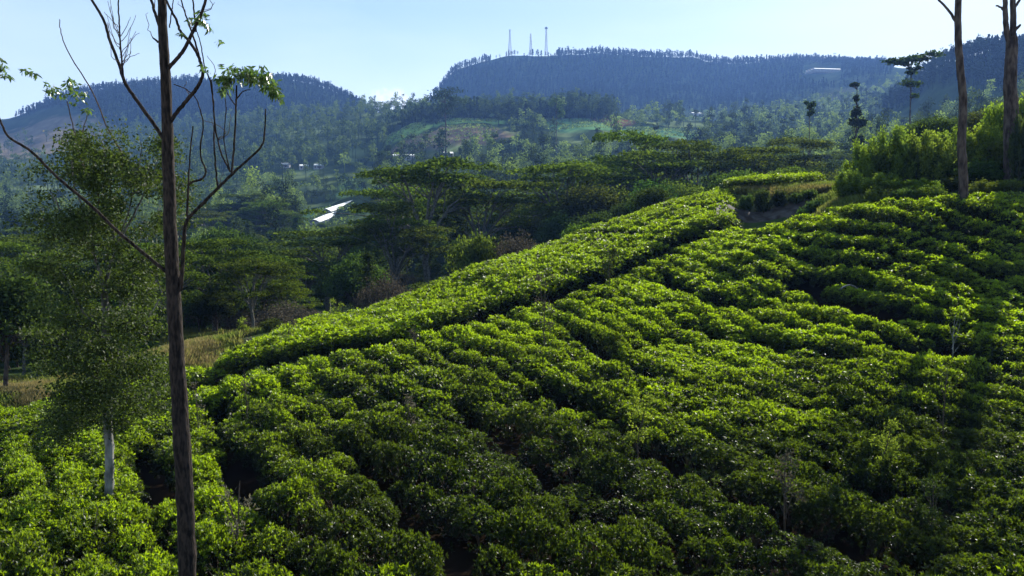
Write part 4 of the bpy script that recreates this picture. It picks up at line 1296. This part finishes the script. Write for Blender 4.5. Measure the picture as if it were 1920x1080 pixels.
bare('forked_tree', 'massive dark forked tree rising behind the thicket at the right edge', 50.0, 1899, 330,
     [('trunk', [(1897, 330), (1896, 250), (1896, 200), (1894, 160), (1896, 110), (1898, 70)], 29, 19, 0),
      ('branch', [(1896, 90), (1888, 62), (1885, 30), (1884, -10), (1880, -100), (1870, -280), (1850, -540)], 12, 6, 0),
      ('branch', [(1898, 84), (1900, 40), (1899, 0), (1903, -80), (1910, -280), (1925, -560)], 13, 7, .4),
      ('branch', [(1884, 22), (1877, 14), (1868, 11)], 5, 3, .3), ('branch', [(1900, 18), (1908, 6), (1918, -10)], 6, 4, .3),
      ('branch', [(1897, 62), (1905, 54), (1914, 47)], 8, 4, .0)],
     [(1850, -590, 50, 40, 22), (1925, -610, 50, 50, 24)])

# ------------------------------------------------------------------ saplings standing in the tea
def sapling(name, label, px, py_base, py_top, leafy, spread=10, mat=M_MID, pale=False, D=None, sticks=3, leafL=.10):
    if D is None: D = hit(px, py_base)[1]
    x = P(px, py_base, D)[0]; z = float(H(x, D)); base = (x, D, z)
    top = zof(py_top, D) - z; w_ = spread * D / F
    o = thing(name, label, 'sapling', base)
    g = Geo(); tips = []
    b = M_PALEBARK if pale else M_TWIG
    tube(g, smooth_path([(0, 0, -.1), (R.normal() * .04, 0, top * .4), (R.normal() * w_ * .3, R.normal() * .1, top)], 4, .012), np.linspace(.028, .008, 9), 6)
    for i in range(sticks):
        f = R.uniform(.3, .8); a = R.choice([-1, 1])
        e = (a * w_ * R.uniform(.4, 1), R.normal() * w_ * .6, top * min(1, f + R.uniform(.15, .4)))
        tube(g, smooth_path([(0, 0, top * f), (e[0] * .5, e[1] * .5, top * f * .6 + e[2] * .4), e], 3, .01), np.linspace(.014, .005, 7), 5)
        tips.append(e)
    part('stem', g.mesh('stem', b, True), o)
    if leafy:
        g = Geo()
        for _ in range(leafy):
            e = np.array(tips[R.integers(0, len(tips))]) if R.random() < .5 and tips else np.array([R.normal() * w_ * .45, R.normal() * w_ * .45, top * R.uniform(.45, 1)])
            p = e + R.normal(size=(26, 3)) * .07
            g.add(*leaf_quads(p, unit(rdir(26) + (0, 0, .1)), leafL * R.uniform(.6, 1.3, 26), leafL * .38))
        part('foliage', g.mesh('foliage', mat), o)
    return o
sapling('sapling', 'dark bushy sapling in the tea casting a slanting shadow, just below the path', 1141, 545, 470, 36, 16, M_DARK, sticks=6)
sapling('sapling', 'thin grey sapling by the path, left of the dark bushy one', 1020, 650, 520, 14, 16, M_DRYLEAF, sticks=6)
sapling('sapling', 'green sapling leaning on the crest above the left end of the tea', 630, 606, 565, 16, 13, M_TEAYOUNG, D=44, sticks=4)
sapling('sapling', 'small sapling with dark stem standing in the upper tea strip left of the leaning one', 540, 642, 590, 12, 12, M_DRYLEAF, sticks=4)
sapling('sapling', 'pale leafy sapling on the skyline of the crest', 1207, 425, 392, 16, 12, M_TEAYOUNG, D=57, sticks=4)
sapling('sapling', 'feathery green sapling at the dry grass edge, left end of the crest', 455, 650, 598, 14, 13, M_TEAYOUNG, D=42, sticks=4)
sapling('sapling', 'leaning twiggy sapling at the very end of the tea crest', 470, 652, 630, 6, 9, M_DRYLEAF, D=41, sticks=3)
sapling('sapling', 'stub of a grey sapling beside the furrow that leaves the path', 779, 655, 605, 4, 8, M_DRYLEAF, sticks=3)
sapling('sapling', 'yellow-green sapling standing above the middle tea rows', 1200, 835, 748, 30, 20, M_TEAYOUNG, sticks=5)
sapling('sapling', 'pale bare stick sapling beside the black hollow on the right', 1785, 670, 585, 0, 10, pale=True, sticks=5)
sapling('sapling', 'leaning dead stick crossing the tea below the black hollow', 1768, 800, 690, 0, 18, pale=False, sticks=3)
sapling('sapling', 'bright-topped sapling in the lower right tea', 1660, 880, 798, 26, 16, M_TEAYOUNG, sticks=4)
sapling('sapling', 'silvery sapling with pale round leaves in the lower right corner', 1745, 985, 908, 18, 16, M_OLIVE, sticks=5)
sapling('sapling', 'thin twiggy sapling left of a row at the bottom right', 1475, 960, 850, 12, 20, M_DRYLEAF, sticks=6)
sapling('sapling', 'wispy bare saplings stem right of the dark trunk near the bottom', 445, 1030, 900, 5, 26, M_DRYLEAF, sticks=7)
sapling('sapling', 'thin straight bare shoot between the airy tree and the picture bottom', 180, 1010, 940, 0, 8, sticks=2)
sapling('sapling', 'grey dead sapling in the tea above the left furrow', 770, 800, 742, 5, 9, M_DRYLEAF, sticks=5)
sapling('sapling', 'thin wiry shoot right of the dark trunk, high in the near tea', 462, 780, 690, 2, 5, M_DRYLEAF, sticks=1)
sapling('sapling', 'crooked dark shoot close beside the dark trunk', 372, 800, 720, 2, 14, M_DRYLEAF, sticks=3)
sapling('sapling', 'short grey twig bush on the upper tea strip, mid crest', 945, 540, 515, 5, 10, M_DARK, sticks=4)
# pale cut stump lying in the hollow
x, y, z = hit(1595, 545); g = Geo()
tube(g, smooth_path([(-.5, 0, .35), (0, .1, .55), (.45, .2, .35), (.6, .2, .2)], 4, .02), np.linspace(.03, .05, 13), 8)
o = thing('dead_branch', 'pale dead branch lying across the dark hollow in the upper right tea', 'branch', (x, y, z - .3)); part('limb', g.mesh('limb', M_PALEBARK, True), o)

# ------------------------------------------------------------------ bank, path end and grasses
x0, y0, z0 = ground_pt(1450, 56)
g = Geo()
ni, nj = 34, 14
V = []
for i in range(ni):
    for j in range(nj):
        px = 1352 + (1545 - 1352) * i / (ni - 1)
        x, y, z = P(px, 0, 52.5 + 5.0 * j / (nj - 1))
        V.append((x, y, float(S(x, y)) - .35 * math.sin(math.pi * i / (ni - 1)) * (j < 9) + .02 + .25 * float(fbm(np.array(x * .9), np.array(y * .9), 3., 3)) ** 2 * 3))
idx = np.arange(ni * nj).reshape(ni, nj)
g.add(V, np.stack([idx[:-1, :-1], idx[1:, :-1], idx[1:, 1:], idx[:-1, 1:]], -1).reshape(-1, 4))
struct('earth_bank', g.mesh('earth_bank', M_ROCK, True), 'structure', 'shaded cut earth bank where the field path ends')

def tufts(name, label, n, sampler, mat, L, blades=9, lean=.5, wd=.02):
    g = Geo()
    P0 = np.array([sampler() for _ in range(n)])
    P0[:, 2] = H(P0[:, 0], P0[:, 1])
    c = np.repeat(P0, blades, 0) + R.normal(size=(n * blades, 3)) * np.array([.09, .09, 0])
    ax = unit(rdir(len(c)) * lean + np.array([0, 0, 1.0]))
    l = L * R.uniform(.5, 1.2, len(c))
    g.add(*leaf_quads(c, ax, l, wd * (1 + c[:, 1] / 25)))
    return struct(name, g.mesh(name, mat), 'stuff', label)
def area(px0, px1, d0, d1):
    def f():
        while True:
            px = R.uniform(px0, px1); d = R.uniform(d0, d1); x = (px - 960) / F * d
            m_ = min((px - px0) / 60, (px1 - px) / 60, (d - d0) / 2.5, (d1 - d) / 2.5, 1)
            if float(fbm(np.array(x / 2.4), np.array(d / 2.4), 71, 3)) + m_ * .9 < .42: continue
            return (x, d, 0)
    return f
tufts('dry_grass', 'straw-coloured dry grass patch at the left edge', 4200, area(-120, 105, 33, 41), M_GRASS, .6)
tufts('dry_grass', 'dry yellow grass behind the dark trunk at the end of the tea', 2600, area(270, 430, 38, 46), M_GRASS, .5)
M_WEED = leaf_mat('weed_leaf', (.05, .08, .02), (.15, .18, .05), (1.8, 1.8, 1.0), tfac=.4, patch=.9, patch_scale=.45, patch_col=(.15, .125, .065))
tufts('dry_grass', 'dry grass and weeds fringing the top of the earth bank', 3000, area(1350, 1640, 57.0, 63), M_WEED, .5, wd=.03)
tufts('weeds', 'green and brown weeds between the bank and the thicket', 3600, area(1500, 1720, 46.5, 58), M_WEED, .55, wd=.03)
tufts('weeds', 'green weeds mixed through the dry grass by the left edge', 1700, area(-140, 180, 31.5, 44), M_WEED, .5, wd=.04)
tufts('weeds', 'green weeds mixed through the dry grass behind the dark trunk', 1700, area(220, 480, 36, 50), M_WEED, .5, wd=.04)
tufts('weeds', 'rank weeds on the slope just beyond the left tea edge', 3000, area(150, 700, 47, 66), M_WEED, .7, wd=.04)

# thicket of bright lance-leaved shrubs
def thicket(seed, w_, h, n, L, W, up, mat, name):
    tr, cr = Geo(), Geo()
    for i in range(44):
        a = R.uniform(0, 6.28); rr = w_ / 2 * math.sqrt(R.random()); hh = h * R.uniform(.55, 1.05) * (1 - .35 * (2 * rr / w_) ** 2)
        e = np.array([rr * math.cos(a), rr * math.sin(a), hh])
        s = smooth_path([(e[0] * .35, e[1] * .35, -.2), (e[0] * .7, e[1] * .7, hh * .55), tuple(e)], 3, .04)
        tube(tr, s, np.linspace(.03, .008, len(s)), 4)
        m = n // 44
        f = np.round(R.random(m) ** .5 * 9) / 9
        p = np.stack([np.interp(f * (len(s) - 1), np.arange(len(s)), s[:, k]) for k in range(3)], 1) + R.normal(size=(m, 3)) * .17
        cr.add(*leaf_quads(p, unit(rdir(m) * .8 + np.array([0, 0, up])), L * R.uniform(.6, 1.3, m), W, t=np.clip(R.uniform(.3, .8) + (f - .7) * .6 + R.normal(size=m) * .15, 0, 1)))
    return tr.mesh(name + '_stems', M_TWIG, True), cr.mesh(name + '_leaves', mat)
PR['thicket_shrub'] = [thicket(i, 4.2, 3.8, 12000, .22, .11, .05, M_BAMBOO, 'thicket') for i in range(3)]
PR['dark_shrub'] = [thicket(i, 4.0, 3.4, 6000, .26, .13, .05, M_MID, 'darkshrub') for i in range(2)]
CAT['thicket_shrub'] = 'shrub'; CAT['dark_shrub'] = 'shrub'
def shrub(kind, px, D, top, ws, label):
    x, y, z = ground_pt(px, D)
    hz = (zof(top, D) - z) / (3.8 if kind == 'thicket_shrub' else 3.4)
    TAKEN.append((x, y, 3))
    return plant(kind, x, y, (ws, ws, hz), label, 'shrubs of the thicket above the tea')
shrub('thicket_shrub', 1615, 55, 262, .62, 'outermost bright shrub at the left foot of the thicket')
shrub('thicket_shrub', 1668, 54, 240, .85, 'tallest yellow-green shrub on the left half of the thicket')
shrub('thicket_shrub', 1725, 53, 248, .8, 'yellow-green shrub in the thicket, left of the bare trunk')
shrub('thicket_shrub', 1775, 55, 240, .75, 'bright shrub right behind the bare trunk')
shrub('thicket_shrub', 1590, 51, 320, .5, 'low bright shrub next to the earth bank')
shrub('thicket_shrub', 1650, 49.5, 325, .6, 'lower front shrub under the tallest yellow-green one')
shrub('thicket_shrub', 1720, 48.5, 335, .6, 'front shrub with drooping blades above the tea rows')
shrub('thicket_shrub', 1838, 54, 225, .8, 'yellow-green shrub between the bare trunk and the forked tree')
shrub('dark_shrub', 1903, 48.8, 205, .36, 'tall dark leafy shrub hiding the foot of the forked tree')
shrub('thicket_shrub', 1880, 55.5, 172, .8, 'high yellow-green shrub below the forked tree')
shrub('thicket_shrub', 1935, 55, 165, .85, 'high bright shrub cut by the right edge')
shrub('dark_shrub', 1830, 51, 300, .7, 'shaded big-leaved shrub right of the pale trunk foot')
shrub('dark_shrub', 1875, 52, 262, .75, 'dark big-leaved shrub under the high yellow-green one')
shrub('dark_shrub', 1925, 51.5, 250, .75, 'dark big-leaved shrub at the right edge')
shrub('dark_shrub', 1775, 50, 330, .55, 'low dark shrub at the foot of the bare trunk')
for k_, (px_, d_, top_, w_) in enumerate(((1640, 47.2, 352, .38), (1690, 46.6, 350, .36), (1738, 46.2, 348, .40), (1838, 45.8, 338, .42), (1880, 45.6, 334, .44), (1915, 45.6, 338, .40))):
    shrub('dark_shrub', px_, d_, top_, w_, ('low ragged dark shrub on the tea edge, outermost toward the bank', 'low dark shrub on the tea edge under the tallest yellow-green shrub', 'low dark shrub on the tea edge just left of the pale trunk foot',
          'low dark shrub on the tea edge just right of the pale trunk foot', 'low dark shrub on the tea edge between trunk foot and picture edge', 'low dark shrub on the tea edge, nearest the right edge')[k_])
PR['dark_shrub'].append(PR['dark_shrub'][0])
PR['bank_bush'] = [thicket(9, 4.0, 3.4, 3600, .5, .2, .3, M_DARK, 'bankbush')]; CAT['bank_bush'] = 'shrub'
def bankshrub(px, D, top, ws, lab):
    x, y, z = ground_pt(px, D)
    plant('bank_bush', x, y, (ws, ws, max((zof(top, D) - float(H(x, y))) / 3.4, .2)), lab, None)
bankshrub(1398, 57.6, 366, .26, 'reddish-dark bush at the left end of the bank top')
bankshrub(1428, 57.4, 356, .32, 'dark overhanging bush on top of the earth bank, second from the path')
bankshrub(1458, 57.6, 358, .30, 'dark overhanging bush on the bank top, middle of the row')
bankshrub(1488, 57.4, 362, .28, 'dark bush on the bank top next to the pale grass gap')
bankshrub(1518, 57.4, 360, .32, 'dark bush at the right end of the bank top')
bankshrub(1530, 53, 375, .42, 'grey-green bush filling the right end of the hollow below the bank')
bankshrub(1500, 52.5, 392, .28, 'low bush inside the hollow under the bank')

# ------------------------------------------------------------------ haze
g = Geo()
zlo = float(min(Z.min() - 4, -60)); zhi = float(Z.max()) + 70
box(g, (0, 300, (zlo + zhi) / 2), (9400, 6200, zhi - zlo))
m_, t, out = new_mat('haze')
pv = t.nodes.new('ShaderNodeVolumePrincipled')
pv.inputs['Color'].default_value = (.21, .42, 1.0, 1)
pv.inputs['Density'].default_value = .00014
pv.inputs['Anisotropy'].default_value = .2
t.links.new(pv.outputs[0], out.inputs['Volume'])
hz = struct('haze', g.mesh('haze', m_), 'stuff', 'thin blue haze over the valley')
print('z range', Z.min(), Z.max())
